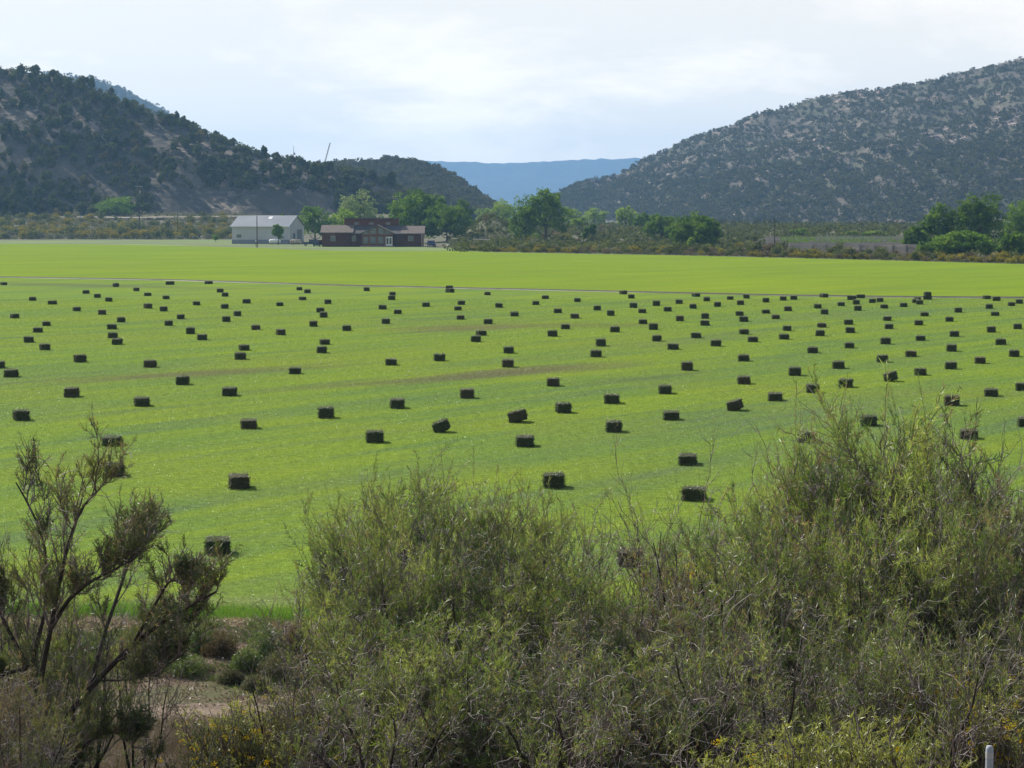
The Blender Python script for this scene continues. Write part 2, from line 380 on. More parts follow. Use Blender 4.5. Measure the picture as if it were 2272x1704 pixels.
# ================================================================ HILLS
def rowsurf(cols, rows, nx, nsub, amp, seed, gully=1.0):
    """cols: photo columns. rows: list of (py list, D list), from foot to ridge; returns world grid (r, c, 3).
    Real terrain: each row is a contour line standing at its own distance."""
    cx = np.linspace(cols[0], cols[-1], nx)
    pyr = []; Dr = []
    for py, D in rows:
        pyr.append(np.interp(cx, cols, py)); Dr.append(np.interp(cx, cols, D))
    # soften the straight runs between the control points
    kern = np.ones(9)/9
    sm = lambda a: np.convolve(np.pad(a, 4, mode='edge'), kern, 'valid')
    pyr = [sm(a) for a in pyr]; Dr = [sm(a) for a in Dr]
    out = []
    pts = [np.stack([at(c, p, d) for c, p, d in zip(cx, a, b)]) for a, b in zip(pyr, Dr)]
    for i in range(len(pts)-1):
        for t in np.arange(0, 1, 1/nsub): out.append(pts[i]*(1-t)+pts[i+1]*t)
    out.append(pts[-1])
    ridge = len(out)-1
    G = np.stack(out)
    # back of the hill: falls away behind the ridge
    h = G[-1, :, 2]
    for j, f in enumerate((.97, .85, .6, .3, 0)):
        q = G[ridge].copy(); q[:, 1] += (j+1)*.45*np.maximum(h, 30); q[:, 0] *= q[:, 1]/G[ridge][:, 1]; q[:, 2] = h*f - (3 if f == 0 else 0); out.append(q)
    G = np.stack(out)
    r = np.arange(len(G))[:, None]/max(ridge, 1)
    env = np.clip(r*3, 0, 1)
    edge = np.clip((1.06-r)*6, .25, 1)
    x, y = G[..., 0], G[..., 1]
    nz = (fbm(x*.012, y*.012, seed, 5)-.5)*2*amp + (fbm(x*.05, y*.016, seed+40, 4)-.5)*1.2*amp*gully
    G[..., 2] += nz*env*edge
    return G, ridge
def hill_mat(name, stops, scale, rock=None, bump=1.0, spots=None):
    m, nt, out = nmat(name); w = wpos(nt)
    c = ramp(nt, noise(nt, w, scale, 6, .62), stops)
    if rock:
        c = mixc(nt, mathn(nt, 'MULTIPLY', ramp(nt, noise(nt, w, scale*.35, 4, .6), [(.5, 0.0), (.62, 1.0)]), ramp(nt, noise(nt, w, scale*5, 3, .6), [(.5, 0.0), (.6, 1.0)])), c, rock)
    if spots:
        c = mixc(nt, ramp(nt, noise(nt, w, spots[0], 3, .6), [(.5, 0.0), (.56, .8)]), c, spots[1])
    b = N(nt, 'ShaderNodeBsdfPrincipled', Roughness=.95); b.inputs['Specular IOR Level'].default_value = .05
    nt.links.new(c, b.inputs['Base Color'])
    bn = N(nt, 'ShaderNodeBump', Strength=1, Distance=bump); nt.links.new(noise(nt, w, scale*4, 5, .65), bn.inputs['Height']); nt.links.new(bn.outputs[0], b.inputs['Normal'])
    nt.links.new(b.outputs[0], out.inputs[0]); return m
def add_hill(name, G, mats, idx=None):
    r, c = G.shape[:2]
    return tag(link(name, npmesh(name, G.reshape(-1, 3), [gridfaces(r, c)], smooth=True, mats_idx=[idx] if idx is not None else None), mats=mats), kind='structure')

LH_M = hill_mat('shale_slope', [(.32, (.065, .064, .056)), (.5, (.105, .099, .084)), (.68, (.17, .15, .122))], .05, rock=(.30, .25, .20), bump=2.2)
# near left hill
c0 = [-1100, -500, 0, 130, 200, 300, 400, 450, 520, 600, 650, 720, 780, 850, 900, 960, 1040]
foot = ([488]*17, [955, 965, 983, 990, 995, 1002, 1010, 1018, 1026, 1033, 1038, 1044, 1050, 1060, 1065, 1070, 1075])
r1 = ([430, 430, 430, 432, 434, 436, 430, 428, 424, 424, 424, 430, 436, 448, 458, 472, 484], [985, 990, 1003, 1014, 1018, 1022, 1026, 1050, 1048, 1048, 1050, 1058, 1070, 1085, 1085, 1085, 1082])
r2 = ([300, 320, 300, 310, 318, 340, 350, 358, 370, 385, 392, 403, 412, 428, 445, 465, 482], [1030, 1035, 1046, 1054, 1058, 1060, 1060, 1062, 1064, 1066, 1068, 1072, 1080, 1096, 1098, 1092, 1088])
rd = ([100, 110, 152, 174, 196, 238, 279, 300, 328, 353, 360, 370, 382, 408, 435, 460, 480], [1125, 1118, 1106, 1106, 1104, 1100, 1098, 1098, 1096, 1094, 1094, 1098, 1104, 1112, 1112, 1106, 1095])
LH, LHr = rowsurf(c0, [foot, r1, r2, rd], 260, 8, 2.2, 21)
add_hill('left_hill', LH, [LH_M])
# middle hill behind the cottonwoods
MH_M = LH_M
c1 = [520, 600, 700, 780, 850, 900, 960, 1000, 1040, 1070, 1100, 1130]
MH, MHr = rowsurf(c1, [([482]*12, [1380]*12), ([450, 445, 440, 440, 440, 440, 442, 448, 455, 462, 472, 481], [1420]*12),
                       ([402, 394, 376, 366, 362, 362, 377, 394, 420, 446, 466, 479], [1560, 1560, 1560, 1560, 1555, 1550, 1540, 1525, 1505, 1480, 1460, 1440])], 120, 8, 2.0, 33)
add_hill('middle_hill', MH, [MH_M])
# blue hill far behind the left one
c2 = [-300, 0, 100, 145, 200, 260, 300, 340, 380, 480, 600, 760]
BH, BHr = rowsurf(c2, [([470]*12, [3000]*12), ([300, 310, 300, 300, 305, 315, 320, 335, 350, 385, 420, 460], [3250]*12),
                       ([178, 172, 168, 168, 174, 193, 211, 231, 252, 318, 378, 440], [3500]*12)], 160, 6, 3.5, 41)
FAR_M = hill_mat('wooded_ridge', [(.35, (.035, .05, .035)), (.55, (.06, .07, .045)), (.7, (.10, .09, .07))], .03, bump=3)
add_hill('distant_hill', BH, [FAR_M])
# right hill: lower spur then the long upper slope
c3 = [1150, 1190, 1250, 1300, 1380, 1450, 1500, 1600, 1700, 1850, 2000, 2110, 2272, 2600, 3300]
f3 = ([482, 483, 486, 490, 495, 498, 500, 502, 502, 502, 500, 500, 498, 495, 490], [2150, 2120, 2060, 2000, 1900, 1820, 1760, 1680, 1620, 1570, 1530, 1500, 1470, 1420, 1350])
b3 = ([480, 472, 456, 446, 432, 422, 408, 396, 394, 386, 348, 338, 326, 300, 270], [2160, 2135, 2110, 2080, 2030, 1980, 1940, 1880, 1830, 1790, 1760, 1740, 1720, 1680, 1620])
m3 = ([479, 456, 442, 426, 406, 382, 366, 342, 326, 304, 284, 268, 238, 205, 165], [2170, 2150, 2140, 2125, 2095, 2070, 2050, 2020, 1990, 1970, 1950, 1940, 1920, 1880, 1820])
r3 = ([478, 446, 424, 404, 386, 344, 322, 286, 248, 213, 193, 168, 130, 85, 35], [2190, 2190, 2195, 2205, 2220, 2230, 2230, 2230, 2220, 2210, 2200, 2190, 2170, 2130, 2060])
RH, RHr = rowsurf(c3, [f3, b3, m3, r3], 300, 10, 8.0, 55, 1.6)
RH_M = hill_mat('sandstone_slope', [(.32, (.065, .066, .05)), (.5, (.105, .096, .075)), (.68, (.16, .135, .108))], .03, rock=(.38, .30, .25), bump=2.0, spots=(.02, (.08, .085, .05)))
add_hill('right_hill', RH, [RH_M])
# low mounds at the foot of the right hill
c4 = [1560, 1640, 1720, 1850, 1990, 2100, 2200, 2300, 2700]
LM, LMr = rowsurf(c4, [([520, 520, 520, 522, 522, 525, 528, 528, 525], [1000]*9), ([505, 500, 498, 506, 500, 496, 492, 490, 480], [1080]*9)], 90, 6, 1.0, 61)
add_hill('low_mound', LM, [hill_mat('grey_mound', [(.35, (.08, .075, .06)), (.5, (.125, .115, .095)), (.68, (.17, .155, .125))], .05, bump=.6)])
# mesa on the horizon
c5 = [-1500, 400, 860, 930, 980, 1060, 1130, 1160, 1240, 1330, 1440, 1700, 2300, 3800]
mr = [372, 366, 361, 357, 358, 361, 362, 361, 356, 353, 350, 346, 340, 340]
ME, MEr = rowsurf(c5, [([478]*14, [7600]*14), ([438, 436, 434, 433, 432, 434, 432, 433, 434, 433, 432, 430, 430, 430], [8200]*14),
                       ([410, 405, 396, 392, 394, 396, 397, 396, 392, 390, 388, 386, 382, 382], [8900]*14), (mr, [9150]*14)], 420, 8, 10, 71, 2.5)
MESA_M = hill_mat('mesa_forest', [(.35, (.018, .03, .035)), (.55, (.028, .042, .045)), (.7, (.045, .058, .058))], .004, bump=8)
add_hill('mesa', ME, [MESA_M])
# eroded river bank and terrace beyond the field, right
bx = np.linspace(1640, 2110, 170)
def bank_rows():
    rows_ = []
    gul = np.abs(np.sin(bx*.085 + 3*fbm(bx*.02, bx*0, 3)))**.6
    for D, z, g in ((512, -.1, 0), (516, .35, 2.0), (519, 1.1, 2.6), (523, 1.85, 2.2), (524.5, 2.05, 2), (600, 2.2, 0), (700, 2.4, 0), (720, 1.5, 0)):
        X_ = (bx-CX)/F*D
        env = np.clip(np.minimum(bx-1640, 2110-bx)/60, 0, 1)
        rows_.append(np.stack([X_, D + g*gul, z*env - .05*(1-env)], -1))
    return np.stack(rows_)
BK = bank_rows()
add_hill('river_bank', BK, [hill_mat('eroded_silt', [(.35, (.04, .04, .034)), (.55, (.07, .065, .056)), (.7, (.11, .10, .085))], .12, bump=.3)])

# ---- the air
HAZE = MB().box(-9000, 12000, -90, 9600, -12, 330)
hm, nt, out = nmat('air')
vol = nt.nodes.new('ShaderNodeVolumePrincipled'); vol.inputs['Color'].default_value = HAZE_COL; vol.inputs['Density'].default_value = HAZE_DENS
vol.inputs['Anisotropy'].default_value = HAZE_ANI
nt.links.new(vol.outputs[0], out.inputs['Volume'])
hz = tag(HAZE.build('haze', hm), kind='stuff')

# ================================================================ VEGETATION BUILDERS
def unit(v): return v/(np.linalg.norm(v, axis=-1, keepdims=True)+1e-9)
def rdir(n, r=rng): return unit(r.normal(size=(n, 3)))
def leaves(C, size, r=rng, elong=1.5, up=0.0, axis=None, width=None):
    """n rhombic leaves of given length at centres C, random orientation"""
    n = len(C); a = rdir(n, r) if axis is None else unit(axis + .25*r.normal(size=(n, 3)))
    if up: a = unit(a + np.array([0, 0, up]))
    b = unit(np.cross(a, rdir(n, r)))
    L = (np.broadcast_to(size, (n,))*r.uniform(.7, 1.3, n))[:, None]
    W = L/elong if width is None else (np.broadcast_to(width, (n,))*r.uniform(.7, 1.3, n))[:, None]
    V = np.stack([C-a*L*.5, C+b*W*.5, C+a*L*.5, C-b*W*.5], 1).reshape(-1, 3)
    return V, np.arange(4*n).reshape(n, 4)
def tubes(Pl, rad, k=3):
    """Pl (N,m,3) polylines, rad (N,m): batch of thin tapered tubes"""
    n, m = Pl.shape[:2]
    d = unit(Pl[:, -1]-Pl[:, 0]); ref = np.where(np.abs(d[:, 2:3]) > .8, np.array([[1., 0, 0]]), np.array([[0, 0, 1.]]))
    u = unit(np.cross(d, ref)); w = np.cross(d, u)
    ang = np.arange(k)*2*math.pi/k
    ring = u[:, None]*np.cos(ang)[None, :, None] + w[:, None]*np.sin(ang)[None, :, None]      # n,k,3
    V = Pl[:, :, None] + rad[:, :, None, None]*ring[:, None]                                    # n,m,k,3
    base = (np.arange(n)*m*k)[:, None, None] + (np.arange(m-1)*k)[None, :, None]
    j = np.arange(k)[None, None]; j2 = (np.arange(k)+1) % k
    Fq = np.stack([base+j, base+j2[None, None], base+j2[None, None]+k, base+j+k], -1).reshape(-1, 4)
    return V.reshape(-1, 3), Fq
def cat(parts, mats=None):
    V = []; Fq = []; o = 0; mi = []
    for i, (v, f) in enumerate(parts):
        V.append(v); Fq.append(np.asarray(f)+o); o += len(v)
        mi.append(np.full(len(f), 0 if mats is None else mats[i]))
    return np.concatenate(V), [np.concatenate(Fq)], [np.concatenate(mi)]
def sphere_pts(n, r, inner=.0):
    return rdir(n, r)*(r.uniform(inner**3, 1, n)**(1/3))[:, None]

bark_m = surf('bark', [(.3, (.045, .035, .028)), (.7, (.12, .10, .08))], 4, world=False, bump=.02)
darkbark_m = surf('dark_bark', [(.3, (.022, .017, .014)), (.7, (.065, .052, .042))], 5, world=False)
JUNI = [leaf('juniper_green', [(.3, (.048, .066, .028)), (.5, (.08, .10, .042)), (.7, (.135, .145, .06))], .35, .28, .5),
        leaf('juniper_brown', [(.3, (.075, .072, .034)), (.5, (.125, .11, .052)), (.7, (.19, .155, .08))], .35, .28, .5)]
# ---------- junipers / pinyons: rounded lumpy crowns
def juniper_mesh(name, h, w, seed, m, nq=420, taper=0.0):
    r = np.random.default_rng(seed)
    nl = 11
    C = sphere_pts(nl, r, .5)*np.array([w*.33, w*.33, h*.27]) + np.array([0, 0, h*.56])
    C[:, :2] *= (1 - taper*(C[:, 2:3]/h-.3))
    parts = []
    for c in C:
        q = rdir(nq//nl, r)*r.uniform(.72, 1.05, (nq//nl, 1))*np.array([w*.22, w*.22, h*.2])*r.uniform(.75, 1.25)
        parts.append(leaves(c+q, h*.16, r, 1.4))
    q = sphere_pts(nq//6, r)*np.array([w*.42, w*.42, h*.38]) + np.array([0, 0, h*.52]); parts.append(leaves(q, h*.2, r, 1.3))
    t, f = tubes(np.array([[[0, 0, -.6], [.05*w, 0, h*.3], [0, .03*w, h*.7]], [[0, 0, -.3], [-.12*w, .05*w, h*.35], [-.2*w, 0, h*.6]]]), np.array([[.28, .2, .06], [.2, .12, .04]])*h/5, 5)
    V_, F_, M_ = cat(parts+[(t, f)], [0]*len(parts)+[1])
    me = npmesh(name, V_, F_, M_); me.materials.append(m); me.materials.append(bark_m); return me
JM = [juniper_mesh('juniper', 5.0, 4.6, 100+i, JUNI[i % 2 if i > 2 else 0]) for i in range(5)]
PM = [juniper_mesh('pinyon_pine', 6.4, 4.0, 140+i, JUNI[0], taper=.5) for i in range(4)]

def surf_sample(G, rmax, n, r, rmin=0, cmin=0, cmax=None):
    """random points on a hill grid rows rmin..rmax"""
    cmax = cmax or G.shape[1]-1
    u = r.uniform(rmin, rmax, n*1); v = r.uniform(cmin, cmax, n)
    i = np.minimum(u.astype(int), G.shape[0]-2); j = np.minimum(v.astype(int), G.shape[1]-2)
    fu = (u-i)[:, None]; fv = (v-j)[:, None]
    return (G[i, j]*(1-fu)+G[i+1, j]*fu)*(1-fv) + (G[i, j+1]*(1-fu)+G[i+1, j+1]*fu)*fv, u
def proj(p):
    p = np.asarray(p); dx, dy, dz = p[..., 0], p[..., 1], p[..., 2]-CAMZ
    depth = dy*cp - dz*sp_; up = dy*sp_ + dz*cp
    return CX + F*dx/depth, CY - F*up/depth

# left hill: individuals
def place_trees(G, ridge, n, r, size, minpx, xr=(-40, 1150), cutbank=False, rows=(0, None)):
    pts, u = surf_sample(G, ridge+1.3, n*9, r)
    px, py = proj(pts)
    area = np.ones(len(pts))
    keep = []; kx = []; ky = []
    for i in range(len(pts)):
        if not (xr[0] < px[i] < xr[1]): continue
        if cutbank and 335 < px[i] < 745 and py[i] > 418 + 8*math.sin(px[i]*.05) and u[i] < 9.0: continue
        # bare streaks between the trees
        if fbm(pts[i, 0]*.07, pts[i, 1]*.03+pts[i, 2]*.09, 77, 3) > .57 and u[i] < ridge-1: continue
        d = np.hypot(np.array(kx)-px[i], (np.array(ky)-py[i])*1.25) if kx else np.array([1e9])
        if d.min() < minpx*(.75+.5*_h(i, 3)): continue
        keep.append(i); kx.append(px[i]); ky.append(py[i])
        if len(keep) >= n: break
    return pts[keep]
r_ = np.random.default_rng(11)
LT = place_trees(LH, LHr, 520, r_, 5.2, 16, cutbank=True)
kinds = {'j': 0, 'p': 0}
for i, p in enumerate(LT):
    if i % 2 == 0:
        me = JM[(i//2) % 5]; nm = 'juniper'; lab = 'rounded juniper with bronze tinged crown among the trees of the near left hillside' if (i//2) % 5 in (3,) else 'rounded dark green juniper among the trees of the near left hillside'
        ct = 'juniper'; gp = 'bronze tinged junipers on the near left hillside' if (i//2) % 5 in (3,) else 'dark junipers on the near left hillside'
    else:
        me = PM[(i//2) % 4]; nm = 'pinyon_pine'; lab = 'taller pointed dark pinyon among the trees of the near left hillside'; ct = 'pine'; gp = 'pinyons on the near left hillside'
    o = bpy.data.objects.new(nm, me); col.objects.link(o); tag(o, lab, ct, gp)
    s = r_.uniform(.62, 1.25); o.location = (p[0], p[1], p[2]-.35); o.scale = (s*r_.uniform(.9, 1.15), s*r_.uniform(.9, 1.15), s*r_.uniform(.85, 1.15)); o.rotation_euler = (0, 0, r_.uniform(0, 6.28))

def woodland(name, P_, sizes, nq, seed, m, lsz=.34, wide=1.0):
    """one mesh: low-detail trees for slopes too far off to tell tree from tree"""
    r = np.random.default_rng(seed); n = len(P_)
    d = rdir(n*nq, r).reshape(n, nq, 3); d *= r.uniform(.55, 1.0, (n, nq, 1))
    d[..., 2] = d[..., 2]*.85
    C = P_[:, None] + d*(sizes[:, None, None]*np.array([.55*wide, .55*wide, .5])) + np.array([0, 0, .42])*sizes[:, None, None]
    V_, F_ = leaves(C.reshape(-1, 3), np.repeat(sizes, nq)*lsz, r, 1.25)
    o = link(name, npmesh(name, V_, [F_]), mats=[m]); return tag(o, kind='stuff')
WOOD = leaf('woodland_green', [(.3, (.065, .072, .033)), (.5, (.10, .102, .046)), (.7, (.145, .138, .066))], .12, .15, 0)
# undergrowth between the trees of the left hill
q, u = surf_sample(LH, LHr+1, 2300, r_)
px, py = proj(q); k = (px > -60) & (px < 1100) & ~((px > 345) & (px < 745) & (py > 424) & (u < 9)) 
woodland('hillside_scrub', q[k], r_.uniform(1.2, 3.4, k.sum()), 20, 5, WOOD, .42)
q, u = surf_sample(LH, LHr+.8, 420, r_, LHr-1.2); px, py = proj(q); k = (px > -60) & (px < 1100)
woodland('ridge_scrub', q[k], r_.uniform(2.5, 4.5, k.sum()), 60, 55, JUNI[0], .24)
q, u = surf_sample(MH, MHr+1.2, 1900, r_); px, py = proj(q); k = (px > 700)
woodland('middle_hill_trees', q[k], r_.uniform(4, 7.0, k.sum()), 70, 6, WOOD, .26)
q, u = surf_sample(BH, BHr+.8, 1800, r_); px, py = proj(q); k = (py < 330) & (px > 60)
woodland('distant_hill_trees', q[k], r_.uniform(5, 10, k.sum()), 22, 8, WOOD, .4)
# right hill
q, u = surf_sample(RH, RHr+.6, 24000, r_, .5); px, py = proj(q)
dens = fbm(q[:, 0]*.008, q[:, 1]*.004, 91, 4)*.7 + fbm(q[:, 0]*.05, q[:, 1]*.02, 95, 3)*.3
low = u < 11.5
k = (px < 2560) & ((dens > .44) | (low & (dens > .30)) | (u > RHr-3)) & (r_.uniform(size=len(q)) < .9)
qq = q[k]; ss = np.where(low[k], r_.uniform(2.6, 6.0, k.sum()), r_.uniform(1.6, 4.4, k.sum()))
woodland('right_hill_trees', qq, ss, 30, 9, WOOD, .33)
q, u = surf_sample(LM, LMr+1, 420, r_); woodland('mound_shrubs', q, r_.uniform(1.2, 3.8, len(q)), 36, 10, WOOD, .33)
# sandstone boulders and ledges on the right hill
q, u = surf_sample(RH, RHr-2, 9000, r_, 1.0); px, py = proj(q)
dn = fbm(q[:, 0]*.006, q[:, 1]*.0035, 91, 4)*.6 + fbm(q[:, 0]*.03, q[:, 1]*.012, 95, 3)*.4
ledge = np.exp(-((u-10.5)/1.3)**2)*(px < 1900) + np.exp(-((u-19)/2.6)**2)*(px > 1500)*.9 + np.exp(-((u-14)/2.)**2)*(px < 1750)*.8
k = (px < 2500) & (r_.uniform(size=len(q)) < .07 + .34*ledge) & (dn < .55)
q = q[k][:1500]
def boulders(name, P_, s, seed, m):
    r = np.random.default_rng(seed); n = len(P_)
    cube = np.array([[x, y, z] for z in (-.5, .5) for y in (-.5, .5) for x in (-.5, .5)])
    V_ = cube[None]*(s[:, None, None]*r.uniform([1, .7, .4], [2.2, 1.3, 1.0], (n, 1, 3))) 
    V_ *= r.uniform(.65, 1.1, (n, 8, 1)); a = r.uniform(0, 6.28, n)
    c_, s_ = np.cos(a)[:, None], np.sin(a)[:, None]
    V_ = np.stack([V_[..., 0]*c_-V_[..., 1]*s_, V_[..., 0]*s_+V_[..., 1]*c_, V_[..., 2]+.15*s[:, None]], -1) + P_[:, None]
    fc = np.array([(0, 2, 3, 1), (4, 5, 7, 6), (0, 1, 5, 4), (1, 3, 7, 5), (3, 2, 6, 7), (2, 0, 4, 6)])
    return tag(link(name, npmesh(name, V_.reshape(-1, 3), [(np.arange(n)*8)[:, None, None].repeat(6, 1).reshape(-1, 1) + np.tile(fc, (n, 1))]), mats=[m]), kind='stuff')
rock_m = surf('sandstone', [(.3, (.20, .165, .14)), (.55, (.32, .265, .22)), (.7, (.44, .38, .32))], .08, bump=.3)
boulders('sandstone_boulders', q, r_.uniform(.9, 3.2, len(q))*np.where(r_.uniform(size=len(q)) < .1, 1.7, 1), 12, rock_m)

# ---------- broadleaf trees
def cottonwood(px, top, base, wpx, D, m, label, seed, lobes=9, dens=1.0, gaps=.0, squat=.0, name='cottonwood', lean=0.0, cat_='tree', group=None, z=None, trunk=.14):
    r = np.random.default_rng(seed); s = D/F
    b = at(px, base, D); zb = float(hgt(b[0], b[1])) if z is None else z
    H = CAMZ-(top-HZ)*s*1.0 - zb; H = max(H, 2.0); W_ = wpx*s
    t = tag(empty(name, (b[0], b[1], zb)), label, cat_, group)
    cz0 = H*trunk; ch = H-cz0
    # lobes fill the crown envelope
    C = []
    for i in range(lobes):
        f = (i+.5)/lobes; zz = cz0 + ch*(.16+.70*f*(1 - .12*r.uniform()))
        e = math.sqrt(max(.06, 1-((f-.36)/.72)**2)); a = i*2.4+r.uniform(0, .8)
        C.append([W_*.5*.60*e*math.cos(a)*r.uniform(.75, 1.1) + lean*W_*f, W_*.5*.6*e*math.sin(a)*r.uniform(.6, 1.1), zz])
    C = np.array(C); parts = []
    for i, c in enumerate(C):
        rr = np.array([W_*.23, W_*.23, ch*(.20+.02*squat)])*r.uniform(.75, 1.2)
        sub = rdir(16, r)*rr*r.uniform(.5, 1.0, (16, 1)) + c
        for q_ in sub:
            n = int(26*dens)
            if r.uniform() < gaps: continue
            p = sphere_pts(n, r)*rr*.38 + q_; parts.append(leaves(p, min(.95, .32+.02*W_), r, 1.35))
    n = int(160*dens); p = sphere_pts(n, r)*np.array([W_*.36, W_*.36, ch*.34]) + [0, 0, cz0+ch*.45]; parts.append(leaves(p, .8, r, 1.3))
    V_, F_, _m = cat(parts); V_[:, 2] = np.maximum(V_[:, 2], .15)
    link('crown', npmesh('crown', V_, F_), t, [m])
    pl = []; rd_ = []
    tr = H*.022
    T = np.array([[0, 0, -.3], [.02*W_, 0, cz0*.6], [lean*W_*.3, 0, cz0+ch*.25], [lean*W_*.6, .02*W_, cz0+ch*.6]])
    pl.append(T); rd_.append([tr*1.5, tr*1.1, tr*.8, tr*.3])
    for c in C:
        s0 = T[1]*.4+T[2]*.6 if c[2] > cz0+ch*.3 else T[1]
        pl.append(np.array([s0, s0*.6+c*.4+[0, 0, -.04*H], s0*.25+c*.75, c])); rd_.append([tr*.55, tr*.4, tr*.25, tr*.08])
    tv, tf = tubes(np.array(pl), np.array(rd_), 6); link('trunk', npmesh('trunk', tv, [tf], smooth=True), t, [bark_m])
    return t
LG = leaf('leaf_bright', [(.35, (.14, .23, .035)), (.5, (.20, .30, .045)), (.65, (.28, .38, .06))], .4, .5, .1)
MG = leaf('leaf_mid', [(.35, (.085, .165, .03)), (.5, (.13, .225, .04)), (.65, (.20, .30, .055))], .4, .42, .1)
DG = leaf('leaf_dark', [(.35, (.055, .115, .022)), (.5, (.105, .185, .032)), (.65, (.19, .285, .05))], .4, .42, .1)
SG = leaf('leaf_silver', [(.35, (.15, .21, .095)), (.5, (.21, .27, .125)), (.65, (.29, .34, .17))], .4, .4, .1)
PG = leaf('leaf_pale', [(.35, (.17, .26, .07)), (.5, (.23, .33, .085)), (.65, (.31, .40, .12))], .4, .5, .1)
CT = [ # px, top, base, width px, D, material, label, lobes, dens, gaps
 (258, 432, 486, 92, 990, MG, 'green broadleaf tree at the foot of the hill beside the tall power pole', 9, 1.0, .25, {'trunk': .04}),
 (222, 446, 486, 46, 1000, MG, 'small green tree just left of the hill-foot broadleaf tree', 6, .9, .1, {}),
 (698, 453, 536, 84, 742, MG, 'leafy green cottonwood standing just right of the white shed', 10, 1.1, .05, {}),
 (760, 462, 538, 86, 750, LG, 'bright yellow-green tree behind the left wing of the log house', 9, 1.0, .1, {}),
 (795, 431, 528, 112, 790, SG, 'silvery green round tree rising behind the log house roof', 11, 1.1, .05, {'squat': 1}),
 (632, 470, 532, 30, 770, MG, 'small green treetop showing above the shed roof ridge', 5, .9, .1, {}),
 (926, 420, 545, 150, 735, DG, 'huge dark green cottonwood behind the right end of the log house', 16, 1.5, .0, {'squat': 1}),
 (990, 448, 547, 112, 722, DG, 'dark spreading tree joined to the huge cottonwood on its right', 12, 1.4, .0, {'squat': 1}),
 (1028, 440, 530, 52, 800, DG, 'dark tree top behind the right shoulder of the huge cottonwood', 8, 1.2, .0, {}),
 (1208, 416, 546, 118, 690, MG, 'tall airy cottonwood standing in the middle of the valley', 13, 1.05, .12, {'lean': .05, 'trunk': .2}),
 (1165, 436, 548, 84, 694, MG, 'lower bushy cottonwood leaning against the tall middle one', 11, 1.1, .08, {'trunk': .06}),
 (1112, 442, 508, 66, 930, PG, 'pale green tree behind and left of the middle cottonwood', 8, .9, .1, {}),
 (1073, 456, 500, 40, 1050, PG, 'small hazy green tree at the foot of the middle hill', 6, .9, .1, {}),
 (1268, 456, 500, 52, 1000, PG, 'pale green treetop right behind the tall middle cottonwood', 7, .9, .1, {}),
 (1318, 460, 502, 66, 1050, PG, 'low pale green tree halfway between the two cottonwood groups', 8, .9, .1, {'squat': 1}),
 (1282, 481, 505, 40, 900, LG, 'yellow-green bushy tree low beside the tall middle cottonwood', 6, .9, .1, {}),
 (1388, 455, 515, 52, 860, PG, 'pale green upright tree left of the round dark cottonwood', 8, .9, .1, {}),
 (1425, 470, 522, 52, 840, MG, 'mid green tree between the pale upright tree and its dark neighbour', 8, 1.0, .1, {}),
 (1468, 471, 540, 80, 690, MG, 'mid green cottonwood touching the round dark one on its left', 10, 1.2, .05, {}),
 (1545, 472, 556, 122, 600, DG, 'round dark green cottonwood at the field edge, right of centre', 15, 1.5, .0, {'squat': 1, 'trunk': .06}),
 (1534, 522, 556, 22, 585, LG, 'slim light green sapling before the round dark cottonwood', 4, .8, .1, {}),
 (1308, 495, 540, 36, 700, DG, 'small dark bushy tree alone in the brush right of the middle cottonwood', 6, 1.2, .0, {'trunk': .06}),
 (1775, 506, 534, 46, 760, LG, 'small bright tree behind the thin right-hand pole', 6, .8, .15, {}),
 (1888, 515, 537, 36, 760, LG, 'smaller of two rounded bright trees by the vineyard fence', 6, 1.0, .05, {}),
 (1938, 513, 537, 62, 760, LG, 'larger of two rounded bright trees by the vineyard fence', 8, 1.0, .05, {'squat': 1}),
 (2168, 428, 545, 132, 560, DG, 'tallest cottonwood of the right-hand grove with yellowing top twigs', 15, 1.15, .18, {'lean': .02, 'trunk': .2}),
 (2082, 450, 550, 92, 560, DG, 'second cottonwood of the right-hand grove, left of the tallest', 12, 1.1, .15, {'trunk': .15}),
 (2028, 500, 552, 62, 540, DG, 'low dark tree at the left end of the right-hand grove', 8, 1.2, .05, {'trunk': .06}),
 (2140, 514, 572, 150, 480, MG, 'broad bright green bushy tree low in front of the right-hand grove', 14, 1.4, .0, {'squat': 1, 'trunk': .02}),
 (2058, 532, 566, 50, 500, MG, 'small bushy tree filling the gap left of the broad bright one', 6, 1.0, .1, {'trunk': .02}),
 (2262, 440, 520, 80, 600, MG, 'cottonwood cut off by the right edge of the picture', 9, 1.0, .15, {}),
 (2248, 510, 576, 76, 470, DG, 'dark bushy tree at the right edge above the yellow brush', 9, 1.2, .05, {'trunk': .03}),
 (2330, 470, 575, 110, 520, DG, 'dark cottonwood just beyond the right edge of the picture', 9, 1.0, .1, {}),
 (478, 519, 535, 15, 790, LG, 'tiny bright sapling in the grass left of the shed', 3, .6, .0, {'name': 'sapling'}),
 (617, 494, 538, 30, 700, MG, 'slim young tree in front of the shed wall behind the white tank', 5, .9, .05, {'trunk': .3, 'name': 'young_tree'}),
]
for i, (px_, top, base, w_, D, m, lab, lo, de, ga, kw) in enumerate(CT):
    cottonwood(px_, top, base, w_, D, m, lab, 300+i, lobes=lo, dens=de, gaps=ga, **kw)

